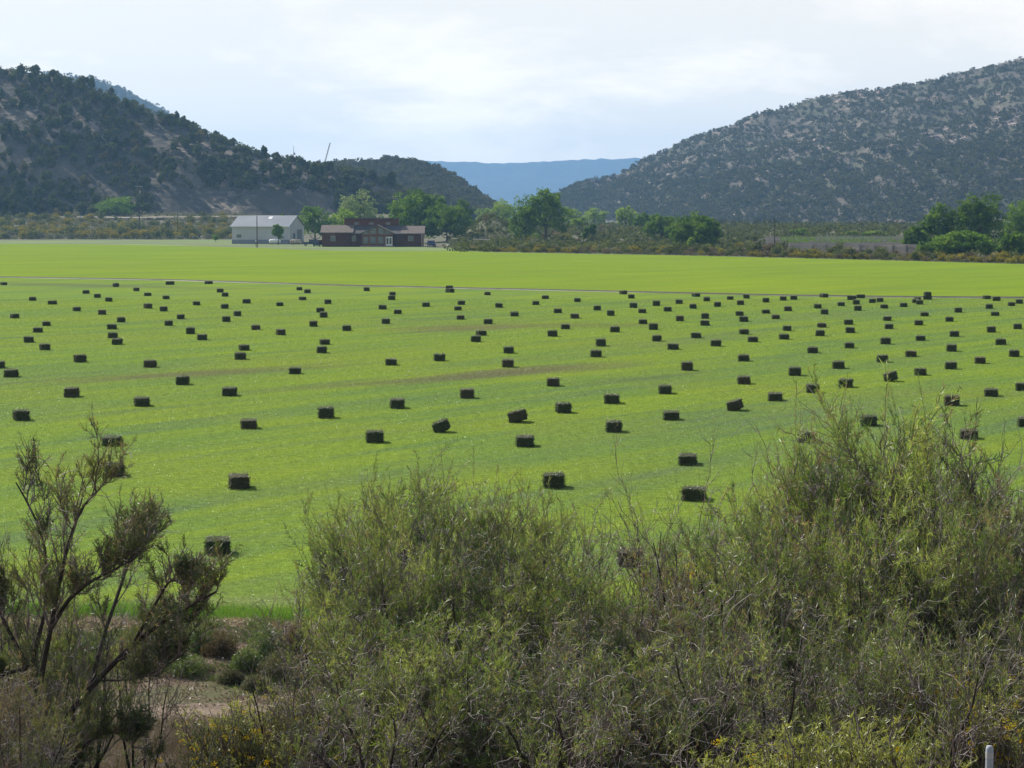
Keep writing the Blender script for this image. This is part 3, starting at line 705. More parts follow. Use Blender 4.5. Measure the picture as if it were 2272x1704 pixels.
# ---------- brush: sage, rabbitbrush, greasewood
def bush_mesh(name, w, h, seed, m, flower=None, nq=260, fine=.16):
    r = np.random.default_rng(seed); parts = []; mi = []
    C = sphere_pts(7, r)*np.array([w*.33, w*.33, h*.2]) + [0, 0, h*.42]
    for c in C:
        p = c + rdir(nq//7, r)*r.uniform(.4, 1.0, (nq//7, 1))*np.array([w*.25, w*.25, h*.33]); p[:, 2] = np.maximum(p[:, 2], .05)
        parts.append(leaves(p, h*fine, r, 1.6, up=.5)); mi.append(0)
        if flower is not None:
            p = c + rdir(26, r)*np.array([w*.26, w*.26, h*.34]); p = p[p[:, 2] > h*.45]
            if len(p): parts.append(leaves(p, h*fine*.8, r, 1.2)); mi.append(1)
    V_, F_, M_ = cat(parts, mi); me = npmesh(name, V_, F_, M_); me.materials.append(m)
    if flower is not None: me.materials.append(flower)
    return me
sage_m = leaf('sage_leaf', [(.35, (.13, .135, .085)), (.5, (.19, .19, .13)), (.65, (.26, .25, .18))], .5, .25, .4)
rab_m = leaf('rabbitbrush_leaf', [(.35, (.14, .15, .04)), (.5, (.21, .205, .05)), (.65, (.29, .27, .08))], .5, .4, .4)
grs_m = leaf('greasewood_leaf', [(.35, (.08, .10, .04)), (.5, (.12, .14, .055)), (.65, (.185, .20, .08))], .5, .3, .4)
tan_m = leaf('dry_brush_leaf', [(.35, (.13, .105, .07)), (.5, (.19, .155, .105)), (.65, (.26, .215, .15))], .5, .25, .4)
flo_m = leaf('yellow_flower', [(.35, (.22, .18, .03)), (.5, (.30, .24, .035)), (.65, (.38, .30, .05))], 2, .3, .2, tcol=(1, .95, .5))
BUSH = {'sagebrush': [bush_mesh('sagebrush', 3.2, 1.9, 400+i, sage_m) for i in range(3)],
        'rabbitbrush': [bush_mesh('rabbitbrush', 3.0, 2.1, 410+i, rab_m, flo_m) for i in range(3)],
        'greasewood': [bush_mesh('greasewood', 3.4, 2.6, 420+i, grs_m) for i in range(3)],
        'dry_shrub': [bush_mesh('dry_shrub', 3.0, 2.0, 430+i, tan_m) for i in range(2)]}
LAB = {'sagebrush': 'grey-green sagebrush', 'rabbitbrush': 'olive rabbitbrush with yellow flower heads', 'greasewood': 'dark green greasewood bush', 'dry_shrub': 'brownish dry shrub'}
def put_bush(kind, x, y, s, where, r, z=None, sx=1):
    o = bpy.data.objects.new(kind, BUSH[kind][r.integers(len(BUSH[kind]))]); col.objects.link(o)
    o.location = (x, y, float(hgt(x, y))-.08 if z is None else z); o.scale = (s*sx, s*sx, s*r.uniform(.85, 1.1)); o.rotation_euler = (0, 0, r.uniform(0, 6.28))
    tag(o, f'{LAB[kind]} {where}', 'shrub', f'{kind.replace("_", " ")} {where}')
r_ = np.random.default_rng(31)
cnt = {k: 0 for k in BUSH}
# brush band under the left hill
pts = []
for D in np.linspace(866, 985, 13):
    for px_ in np.arange(-30, 515, 18 if D < 900 else 25):
        pts.append((px_+r_.uniform(-9, 9), D+r_.uniform(-4, 4)))
for px_, D in pts:
    if D > 955 and 225 < px_ < 450: continue
    k = r_.choice(['rabbitbrush', 'rabbitbrush', 'sagebrush', 'greasewood'], p=[.3, .2, .32, .18]) if D < 930 else r_.choice(['sagebrush', 'greasewood', 'rabbitbrush'], p=[.55, .25, .2])
    put_bush(k, Xat(px_, D), D, r_.uniform(1.0, 1.75)*(1.2 if D < 885 else 1), 'in the brush below the left hill', r_)
# brush along the far edge of the green field, centre and right
edge = lambda x: float(ext(fp, np.array([x]))[0])
for px_ in np.arange(1030, 2300, 8):
    for j in range(2):
        x0 = Xat(px_, 480); D = edge(x0); 
        for _ in range(4): x0 = Xat(px_, D); D = edge(x0)+3+j*11+r_.uniform(0, 9)
        if j == 0 and 1035 < px_ < 1275 or px_ > 2200: k = r_.choice(['rabbitbrush', 'greasewood'], p=[.8, .2])
        elif 1660 < px_ < 2280 and j == 0: k = r_.choice(['rabbitbrush', 'sagebrush', 'greasewood', 'dry_shrub'], p=[.4, .2, .2, .2])
        else: k = r_.choice(['sagebrush', 'greasewood', 'dry_shrub', 'rabbitbrush'], p=[.35, .3, .25, .1])
        put_bush(k, Xat(px_, D), D, r_.uniform(.5, .95)*(1.25 if j else .85), 'along the far edge of the green field', r_, z=-.1)
# river bottom between and behind the cottonwoods
n = 0
while n < 190:
    px_ = r_.uniform(1030, 1720); D = 600*math.exp(r_.uniform(0, .5)); x = Xat(px_, D)
    if px_ > 1560 and D > 700 : continue
    if px_ < 1130: D = r_.uniform(690, 860); x = Xat(px_, D)
    k = r_.choice(['sagebrush', 'greasewood', 'dry_shrub', 'rabbitbrush'], p=[.38, .24, .3, .08])
    put_bush(k, x, D, r_.uniform(.6, 1.35), 'in the river bottom beyond the green field', r_); n += 1
for px_, D, s, k in [(1680, 500, 1.9, 'greasewood'), (1705, 498, 1.9, 'dry_shrub'), (1735, 506, 1.5, 'greasewood'), (1700, 488, 1.2, 'dry_shrub'), (1860, 508, 1.2, 'greasewood'), (1885, 470, 1.2, 'greasewood'), (1800, 500, 1.0, 'sagebrush'), (1955, 498, .9, 'greasewood')]:
    put_bush(k, Xat(px_, D), D, s, 'standing tallest near the right-hand pole', r_, z=-.1)
# low ground cover of the river bottom and the mound slopes as one mass
q = np.stack([r_.uniform(1000, 2500, 5200), 560*np.exp(r_.uniform(0, .9, 5200))], -1); X_ = (q[:, 0]-CX)/F*q[:, 1]
kk = ~((q[:, 0] > 1640) & (q[:, 0] < 2110) & (q[:, 1] < 725)); q = q[kk]; X_ = X_[kk]
woodland('river_bottom_scrub', np.stack([X_, q[:, 1], hgt(X_, q[:, 1])-.2], -1), r_.uniform(1.0, 2.8, len(q)), 16, 13, grs_m, .45, wide=1.5)
q = np.stack([r_.uniform(-60, 560, 1500), r_.uniform(862, 1010, 1500)], -1); X_ = (q[:, 0]-CX)/F*q[:, 1]
woodland('valley_scrub', np.stack([X_, q[:, 1], hgt(X_, q[:, 1])-.2], -1), r_.uniform(.8, 2.0, len(q)), 16, 14, sage_m, .45, wide=1.5)

# ================================================================ BUILDINGS
def loc3(px, py, D): p = at(px, py, D); return p[0], p[2]
steel = surf('cream_steel', [(.3, (.42, .43, .43)), (.7, (.48, .485, .48))], .3, rough=.55)
wains = surf('grey_steel', [(.3, (.17, .19, .215)), (.7, (.21, .235, .26))], .3, rough=.55)
rooft = surf('pale_metal_roof', [(.3, (.22, .24, .27)), (.7, (.27, .29, .32))], .2, rough=.55, metallic=.0)
glass = surf('window_glass', [(.3, (.05, .065, .075)), (.7, (.12, .15, .16))], .8, rough=.12, spec=.7)
dglass = surf('dark_glass', [(.3, (.03, .035, .04)), (.7, (.07, .08, .085))], .8, rough=.12, spec=.7)
white_m = surf('white_paint', [(.3, (.70, .70, .68)), (.7, (.80, .80, .78))], 2, rough=.5)
log_m = surf('red_log', [(.3, (.075, .028, .017)), (.7, (.13, .048, .028))], .9, stretch=(.4, .4, 5), rough=.7, bump=.03, bscale=2)
logd_m = surf('log_trim', [(.3, (.16, .075, .04)), (.7, (.22, .11, .06))], 1.5, rough=.7)
shing = surf('brown_shingle', [(.3, (.12, .095, .085)), (.7, (.17, .14, .12))], 1.2, rough=.9)
shingd = surf('dark_shingle', [(.3, (.07, .065, .065)), (.7, (.105, .095, .095))], 1.2, rough=.9)
grey_m = surf('grey_door', [(.3, (.16, .17, .175)), (.7, (.21, .22, .22))], 1, rough=.6)
wood_m = surf('weathered_wood', [(.3, (.20, .165, .13)), (.7, (.34, .29, .24))], 3, rough=.9)
pole_m = surf('pole_wood', [(.3, (.055, .042, .035)), (.7, (.12, .095, .075))], 3, rough=.9)

# --- white shed
D0 = 720; x0 = Xat(641, D0); ang = R(17)
shed = tag(empty('shed', (x0, D0, 0), -ang), 'large cream metal shed with pale grey roof and grey lower band', 'shed')
L, Wd, he, hr = 19.0, 12.0, 5.5, 8.5      # local: x from -L to 0 (front), y 0..Wd
MB().prism([(0, 1.25), (Wd, 1.25), (Wd, he), (Wd/2, hr), (0, he)], 'x', -L, 0).build('wall', steel, shed)
MB().box(-L-.03, .03, -.03, Wd+.03, -.2, 1.25).build('wainscot', wains, shed)
ribs = MB()
e = .55; sl_ = (hr-he)/(Wd/2)
def roofslope(mb, x0, x1, y0, y1, z0, z1, th=.16):
    mb.prism([(y0, z0), (y1, z1), (y1, z1+th), (y0, z0+th)], 'x', x0, x1)
def gable_roof(mb, x0, x1, y0, ym, y1, z0, zm, th=.16): return mb.prism([(y0, z0), (ym, zm), (y1, z0), (y1, z0+th), (ym, zm+th), (y0, z0+th)], 'x', x0, x1)
rf = gable_roof(MB(), -L-.45, .45, -e, Wd/2, Wd+e, he-e*sl_+.02, hr+.02)
rfo = rf.build('roof', rooft, shed)
rb = MB()
for i in range(22):
    xx = -L-.3 + i*(L+.6)/21; roofslope(rb, xx-.03, xx+.03, -e-.02, Wd/2, he-e*sl_+.19, hr+.19, .05)
rb.build('roof_rib', rooft, rfo)
sk = MB(); roofslope(sk, -8.6, -7.4, 3.9, 5.4, he+3.9*sl_+.2, he+5.4*sl_+.2, .04); sk.build('skylight', white_m, rfo)
MB().box(-L-.5, .5, -e-.14, -e, he-e*sl_-.02, he-e*sl_+.16).build('gutter', white_m, rfo)
w1 = MB().box(-17.6, -15.6, -.10, -.005, 1.75, 3.05).build('window', white_m, shed); MB().box(-17.5, -15.7, -.13, -.102, 1.84, 2.96).build('pane', glass, w1)
d1 = MB().box(.032, .1, 6.6, 10.3, 0, 4.4).build('garage_door', grey_m, shed)
g_ = MB()
for i in range(1, 7): g_.box(.1, .125, 6.6, 10.3, i*.62, i*.62+.05)
g_.build('door_panel', wains, d1)
MB().box(.032, .09, 3.2, 4.8, 0.05, 3.2).build('side_door', surf('blue_grey_door', [(.3, (.12, .14, .17)), (.7, (.15, .17, .2))], 1), shed)
MB().box(.03, .11, 11.6, 11.95, 0, he).box(.03, .09, -.02, .2, 1.25, he).build('corner_trim', white_m, shed)

# --- log house
D1 = 656
def HX(px): return Xat(px, D1)
def HZt(py, D=D1): return CAMZ-(py-HZ)*D/F
house = tag(empty('log_house', (HX(825), D1, 0)), 'long single storey red log house with brown roofs and glazed gable', 'house'); ox = HX(825)
def hx(px): return HX(px)-ox
wall = MB()
wall.box(hx(714), hx(775), 0, 10, -.2, HZt(516.5)).box(hx(775), hx(895), .5, 11, -.2, HZt(517)-.1).box(hx(895), hx(937), .2, 10, -.2, HZt(518.5))
wall.prism([(0, HZt(516)), (10, HZt(516)), (5, HZt(501))], 'x', hx(714), hx(776)).prism([(.2, HZt(518)), (10, HZt(518)), (5.1, HZt(503))], 'x', hx(894), hx(937))
wo = wall.build('wall', log_m, house)
lg = MB()
for i in range(11):
    z = .25+i*.34; lg.tube([(hx(714)+.1, -.03, z), (hx(775), -.03, z)], .1, 6); lg.tube([(hx(896), .17, z), (hx(937)-.1, .17, z)], .1, 6); lg.tube([(hx(776), .47, z), (hx(804), .47, z)], .1, 6); lg.tube([(hx(872), .47, z), (hx(895), .47, z)], .1, 6)
lg.build('log_course', log_m, wo, smooth=True)
gable_roof(MB(), hx(710.5), hx(784), -.9, 5.0, 10.9, HZt(516.8), HZt(500.5)).build('roof', shing, house)
gable_roof(MB(), hx(889), hx(942), -.7, 5.1, 10.9, HZt(519), HZt(502.3)).build('roof', shing, house)
r2_ = MB(); r2_.add([(hx(776), -.3, HZt(517.5)), (hx(902), -.3, HZt(518.5)), (hx(888), 5.2, HZt(500)), (hx(765), 5.2, HZt(500.5)), (hx(776), -.3, HZt(519)), (hx(902), -.3, HZt(520)), (hx(888), 5.2, HZt(502)), (hx(765), 5.2, HZt(502.5))],
       [(0, 1, 2, 3), (7, 6, 5, 4), (0, 4, 5, 1), (1, 5, 6, 2), (2, 6, 7, 3), (3, 7, 4, 0)])
r2_.build('porch_roof', shingd, house)
cl_ = MB().box(hx(761), hx(881.5), 5.3, 9.5, HZt(503), HZt(485.2)).build('clerestory', log_m, house)
MB().box(hx(758.5), hx(883.5), 4.7, 10.2, HZt(485), HZt(483.3)).build('clerestory_roof', shingd, cl_)
cw = MB().prism([(hx(761)-.02, HZt(502)), (hx(761)-.02, HZt(486)), (hx(761)-1.2, HZt(502))], 'y', 5.6, 9.2)
for a, b in ((782.5, 794), (816, 827), (853, 864)):
    f = MB().box(hx(a), hx(b), 5.2, 5.295, HZt(499), HZt(492.8)).build('clerestory_window', logd_m, cl_); MB().box(hx(a)+.12, hx(b)-.12, 5.17, 5.198, HZt(498.2), HZt(493.6)).build('pane', glass, f)
# glazed prow gable
gx0, gx1, gxm = hx(804), hx(872), hx(838.5)
gw = MB().prism([(gx0, -.1), (gx1, -.1), (gx1, HZt(516)), (gxm, HZt(500.5)), (gx0, HZt(516))], 'y', -1.6, .6).build('gable', log_m, house)
gr = MB()
for s_, xe in ((-1, hx(798)), (1, hx(878))):
    gr.add([(xe, -2.5, HZt(518)), (gxm, -2.5, HZt(498.6)), (gxm, 5.5, HZt(498.6)), (xe, 5.5, HZt(518)), (xe, -2.5, HZt(519.6)), (gxm, -2.5, HZt(500.4)), (gxm, 5.5, HZt(500.4)), (xe, 5.5, HZt(519.6))],
           [(0, 1, 2, 3), (7, 6, 5, 4), (0, 4, 5, 1), (1, 5, 6, 2), (2, 6, 7, 3), (3, 7, 4, 0)])
gr.build('gable_roof', shing, house)
tw = MB()
for px_ in (804.6, 820, 837, 853.5, 871.4):
    top = HZt(500.8+15.5*abs(px_-838.5)/34.5); tw.box(hx(px_)-.14, hx(px_)+.14, -1.85, -1.605, 0, top)
tw.box(gx0, gx1, -1.8, -1.61, HZt(521.5), HZt(519.5)); tw.build('timber_post', logd_m, gw)
for a, b in ((806.5, 818.5), (821.5, 835.5), (838.5, 852)):
    f = MB().box(hx(a), hx(b), -1.75, -1.603, HZt(541), HZt(524)).build('window', logd_m, gw); MB().box(hx(a)+.12, hx(b)-.12, -1.78, -1.752, HZt(540), HZt(525)).build('pane', glass, f)
for a, b, ta, tb in ((806.5, 818.5, 515.5, 510.5), (821.5, 835.5, 509, 503.5), (839.5, 852, 503, 508), (855, 869, 509.5, 515)):
    MB().prism([(hx(a), HZt(519)), (hx(b), HZt(519)), (hx(b), HZt(tb)), (hx(a), HZt(ta))], 'y', -1.7, -1.603).build('upper_window', glass, gw)
fd = MB().box(hx(856.5), hx(871), -1.95, -1.86, HZt(544.5), HZt(525)).build('french_door', white_m, house)
for a, b in ((858, 862.8), (864.6, 869.4)): MB().box(hx(a), hx(b), -1.98, -1.952, HZt(541.5), HZt(527)).build('pane', dglass, fd)
for a, b, y in ((733, 744, -.04), (780, 789, .46), (905, 917, .16)):
    f = MB().box(hx(a), hx(b), y-.13, y-.07+.06, HZt(535), HZt(523)).build('window', wood_m, house); MB().box(hx(a)+.12, hx(b)-.12, y-.16, y-.132, HZt(534.2), HZt(523.8)).build('pane', glass, f)
MB().box(hx(935)-.05, hx(937), -.65, -.45, 0, HZt(519)).build('porch_post', wood_m, house)
MB().box(hx(800), hx(876), -3.4, -1.62, -.1, .28).build('porch_step', wood_m, house)

# --- propane tanks
def tank(px, base, D, Lp, m, lab):
    b = at(px, base, D); t = tag(empty('propane_tank', (b[0], D, 0)), lab, 'tank'); r0 = .62; Lm = Lp*D/F
    xs_ = [-Lm/2, -Lm/2+.08, -Lm/2+.25, -Lm/2+.5, Lm/2-.5, Lm/2-.25, Lm/2-.08, Lm/2]; rs = [.05, .3, .5, r0, r0, .5, .3, .05]
    MB().tube([(x, 0, .95) for x in xs_], rs, 16).build('tank_shell', m, t, smooth=True)
    for sx in (-1, 1): MB().box(sx*Lm*.28-.12, sx*Lm*.28+.12, -.45, .45, 0, .42).build('leg', wood_m, t)
    MB().tube([(0, 0, 1.5), (0, 0, 1.78)], .22, 10).build('valve_dome', m, t, smooth=True)
tank(610, 541.5, 708, 27, white_m, 'clean white propane tank lying before the shed wall')
tank(656, 542, 700, 26, surf('dusty_white', [(.35, (.30, .22, .16)), (.55, (.5, .43, .36)), (.7, (.66, .62, .56))], .7), 'dusty tan and white propane tank at the shed corner')
def post(px, base, D, h, lab, m=None, name='meter_post', r=.09, cap=.16):
    b = at(px, base, D); t = tag(empty(name, (b[0], D, float(hgt(b[0], D)) if D > 560 else 0)), lab, 'post')
    MB().tube([(0, 0, -.2), (0, 0, h)], r, 8).build('post', m or wood_m, t); MB().box(-cap, cap, -cap, cap, h-.05, h+.35).build('box', white_m, t)
post(567.5, 546, 668, 1.4, 'short meter post with pale box at the foot of the dark pole')
post(651.5, 542, 694, 1.5, 'short pale post in front of the dusty tank')

# --- parked vehicles
blue_p = surf('dark_blue_paint', [(.3, (.012, .022, .06)), (.7, (.018, .03, .08))], .4, rough=.25, spec=.6)
tyre_m = surf('tyre', [(.3, (.012,)*3), (.7, (.03,)*3)], 3); rim_m = surf('rim', [(.3, (.35,)*3), (.7, (.5,)*3)], 3, rough=.35)
def car(px, base, D, rz, prof, cab, lab, nm, cat_, paint=blue_p, pale=False, w=1.85, Lc=5.2):
    b = at(px, base, D); t = tag(empty(nm, (b[0], D, 0), rz), lab, cat_)
    MB().prism(prof, 'y', -w/2, w/2).build('body', paint, t)
    co_ = MB().prism(cab, 'y', -w/2+.12, w/2-.12).build('cab', paint, t)
    xs_ = [p[0] for p in cab]; z0 = min(p[1] for p in cab); z1 = max(p[1] for p in cab); mid = (min(xs_)+max(xs_))/2
    wdw = [(min(xs_)+.35, z0+.06), (max(xs_)-.35, z0+.06), (mid+.62, z1-.1), (mid-.62, z1-.1)]
    for s_ in (-1, 1): MB().prism(wdw, 'y', s_*(w/2-.115), s_*(w/2-.1)).build('side_window', dglass, co_)
    a, c = sorted([p for p in cab], key=lambda p: p[0])[-1], max([p for p in cab if p[1] == z1], key=lambda p: p[0])
    MB().add([(a[0]+.02, -w/2+.2, a[1]+.08), (a[0]+.02, w/2-.2, a[1]+.08), (c[0]+.03, w/2-.28, c[1]-.06), (c[0]+.03, -w/2+.28, c[1]-.06)], [(0, 1, 2, 3)]).build('windscreen', white_m if pale else glass, co_)
    for x in (-Lc/2+.95, Lc/2-.95):
        for s_ in (-1, 1):
            wl = MB().tube([(x, s_*(w/2-.2), .36), (x, s_*(w/2+.02), .36)], .37, 14).build('wheel', tyre_m, t); MB().tube([(x, s_*(w/2+.021), .36), (x, s_*(w/2+.035), .36)], .2, 10).build('rim', rim_m, wl)
pick = [(-2.6, .45), (2.6, .45), (2.65, 1.0), (1.1, 1.15), (-2.6, 1.12)]; cabp = [(-.75, 1.1), (1.45, 1.1), (.75, 1.82), (-.65, 1.85)]
car(691, 543, 676, R(8), pick, cabp, 'dark blue pickup with pale windscreen parked between shed and house', 'pickup_truck', 'truck')
suv = [(-2.3, .4), (2.3, .4), (2.35, .95), (1.3, 1.1), (-2.35, 1.1)]; cabs = [(-2.3, 1.08), (1.4, 1.08), (.75, 1.78), (-2.15, 1.8)]
car(709, 544, 664, R(68), suv, cabs, 'dark blue wagon with light roof edge at the left wall of the log house', 'parked_car', 'car', pale=True)
car(957, 549, 648, R(-80), suv, cabs, 'dark blue car with hazy windscreen in shade right of the log house', 'parked_car', 'car')
# --- garden things right of the house
def arbor(px, base, D, wpx, hpx, lab):
    s = D/F; b = at(px, base, D); w = wpx*s; h = hpx*s
    t = tag(empty('garden_arbor', (b[0], D, 0)), lab, 'arbor')
    for sx in (-1, 1):
        for sy in (-.5, .5): MB().tube([(sx*w/2, sy, -.1), (sx*w/2, sy, h)], .09, 6).build('post', wood_m, t)
    tp = MB().box(-w/2-.3, w/2+.3, -.8, -.55, h, h+.18).box(-w/2-.3, w/2+.3, .55, .8, h, h+.18)
    for i in range(5): tp.box(-w/2-.2+i*w/4.2, -w/2-.08+i*w/4.2, -1, 1, h+.185, h+.33)
    tp.build('roof_slats', surf('pale_board', [(.3, (.5, .45, .38)), (.7, (.64, .6, .52))], 2), t)
    MB().box(-w/2+.1, w/2-.1, .3, .4, .3, 1.0).build('panel', wood_m, t)
arbor(1009, 551, 645, 9, 18, 'narrow weathered wooden arbor with pale slatted top')
arbor(1065, 551, 650, 26, 16, 'wider wooden arbor frame with dry vines, right of the narrow one')
MB_ = MB()
def barrel(px, base, D, m, lab, nm):
    b = at(px, base, D); t = tag(empty(nm, (b[0], D, 0)), lab, nm.split('_')[0])
    MB().tube([(0, 0, 0), (0, 0, .45), (0, 0, .9)], [.3, .36, .3], 12).build('barrel_body', m, t, smooth=True); MB().tube([(0, 0, .86), (0, 0, .93)], .33, 12).build('rim', wood_m, t)
barrel(995, 551, 646, white_m, 'small cream barrel planter on the lawn left of the arbor', 'planter')
barrel(1058, 552, 646, surf('green_plastic', [(.3, (.03, .12, .08)), (.7, (.05, .17, .11))], 1), 'green barrel under the wider arbor', 'barrel')
r_ = np.random.default_rng(77)
for px_, D, s, k in [(982, 655, .55, 'sagebrush'), (1028, 652, .6, 'greasewood'), (1042, 656, .5, 'rabbitbrush'), (1090, 645, .7, 'sagebrush'), (1018, 660, .6, 'greasewood'), (1052, 660, .6, 'dry_shrub')]:
    put_bush(k, Xat(px_, D), D, s, 'among the garden arbors by the log house', r_, z=-.1)

# --- poles
def pole(px, top, base, D, lab, arm=False, r=.16, z=None):
    X_ = Xat(px, D); zb = float(hgt(X_, D)) if z is None else z; h = CAMZ-(top-HZ)*D/F - zb
    t = tag(empty('utility_pole', (X_, D, zb)), lab, 'pole')
    MB().tube([(0, 0, -.3), (0, 0, h*.5), (0, 0, h)], [r, r*.88, r*.7], 8).build('post', pole_m, t)
    if arm:
        a = MB().box(-1.3, 1.3, -.08, .08, h-1.2, h-1.02).build('crossarm', pole_m, t)
        for x in (-1.15, -.5, .5, 1.15): MB().tube([(x, 0, h-1.02), (x, 0, h-.72)], .1, 8).build('insulator', white_m, a)
        MB().tube([(.35, -.1, h-3.4), (.35, -.1, h-2.4)], .28, 10).build('transformer', surf('transformer_grey', [(.3, (.3, .3, .3)), (.7, (.4, .4, .4))], 2), t)
    return t
pole(570, 479, 549, 637, 'dark bare pole standing on the lawn in front of the shed', r=.17, z=0)
pole(309, 409, 500, 905, 'tall power pole with white insulators below the left hill', True, r=.24)
pole(394, 470, 515, 880, 'thin weathered pole in the brush right of the tall power pole', r=.14)
pole(1719, 488, 548, 500, 'dark pole rising from bushes at the far right field edge', r=.14, z=0)
pole(1761, 500, 540, 640, 'very thin pole behind the right-hand dark pole', r=.08)
pole(1438, 497, 548, 560, 'thin dark pole in front of the mid green cottonwoods', r=.10, z=0)
# masts on the ridge of the left hill
def ridge_z(px):
    i = np.argmin(np.abs(proj(LH[LHr])[0]-px)); return LH[LHr][i]
g = ridge_z(652); t = tag(empty('radio_mast', tuple(g)), 'thin vertical mast with a small box on the left ridge', 'mast'); s = g[1]/F
hm_ = CAMZ-(324-HZ)*s-g[2]; MB().tube([(0, 0, -1), (0, 0, hm_)], [.16, .07], 6).build('mast_pole', pole_m, t); MB().box(.15, .7, -.3, .3, hm_*.45, hm_*.45+1.1).build('equipment_box', grey_m, t)
g = ridge_z(721); t = tag(empty('lattice_boom', tuple(g)), 'slanting lattice boom leaning right above the ridge trees', 'boom'); s = g[1]/F
a = np.array([0, 0, 0.]); b = np.array([(736-721)*s, 0, CAMZ-(318-HZ)*s-g[2]]); mb = MB()
for dx, dy in ((-.3, -.2), (.3, -.2), (0, .3)): mb.tube([a+[dx, dy, 0], b+[dx*.5, dy*.5, 0]], .07, 4)
mb.build('boom_rail', pole_m, t); mb = MB()
for i in range(14):
    p = a+(b-a)*i/14; q_ = a+(b-a)*(i+1)/14; mb.tube([p+[-.28, -.2, 0], q_+[.26, -.2, 0]], .045, 4)
mb.build('boom_lattice', pole_m, t)
# --- vineyard fence on the terrace
t = tag(empty('vineyard_fence', (Xat(1930, 600), 600, 2.2)), 'pale post and wire trellis fence on the terrace above the eroded bank', 'fence'); cxx = Xat(1930, 600)
for rw, D in enumerate((575, 605)):
    for px_ in np.arange(1815+rw*12, 2040, 9.5 if rw == 0 else 12):
        MB().tube([(Xat(px_, D)-cxx, D-600, -.1), (Xat(px_, D)-cxx, D-600, 1.25)], .045, 5).build('post', wood_m, t)
wr = MB()
for D in (570, 600, 630):
    for z in (.45, .8, 1.15): wr.box(Xat(1812, D)-cxx, Xat(2040, D)-cxx, D-600-.015, D-600+.015, z, z+.03)
wr.build('wire', rim_m, t)
q = np.stack([r_.uniform(1730, 2090, 700), r_.uniform(555, 690, 700)], -1); X_ = (q[:, 0]-CX)/F*q[:, 1]
woodland('vineyard_rows', np.stack([X_, q[:, 1], np.full(len(q), 2.15)], -1), r_.uniform(.4, .8, len(q)), 12, 15, MG, .4, wide=1.5)

# ================================================================ HAY BALES
bale_m, nt, out = nmat('alfalfa_bale')
c = ramp(nt, noise(nt, mapping(nt, opos(nt), scale=(6, 14, 30)), 1.0, 6, .75), [(.3, (.022, .030, .014)), (.5, (.046, .058, .026)), (.72, (.11, .12, .06))])
oi = nt.nodes.new('ShaderNodeObjectInfo').outputs['Random']
c = mixc(nt, mathn(nt, 'MULTIPLY', mathn(nt, 'GREATER_THAN', oi, .86), .45), c, (.085, .065, .04))
b = N(nt, 'ShaderNodeBsdfPrincipled', Roughness=.85); b.inputs['Specular IOR Level'].default_value = .25; nt.links.new(c, b.inputs['Base Color'])
bn = N(nt, 'ShaderNodeBump', Strength=1, Distance=.05); nt.links.new(noise(nt, mapping(nt, opos(nt), scale=(1, 2.5, 4)), 14, 6, .8), bn.inputs['Height']); nt.links.new(bn.outputs[0], b.inputs['Normal'])
nt.links.new(b.outputs[0], out.inputs[0])
sunlit_chaff_m = leaf('sunlit_top_chaff', [(.3, (.13, .145, .08)), (.7, (.28, .28, .18))], 3, .3, .2, .08)  # paler stalks for bale tops: sunlight on the top face put into the colour
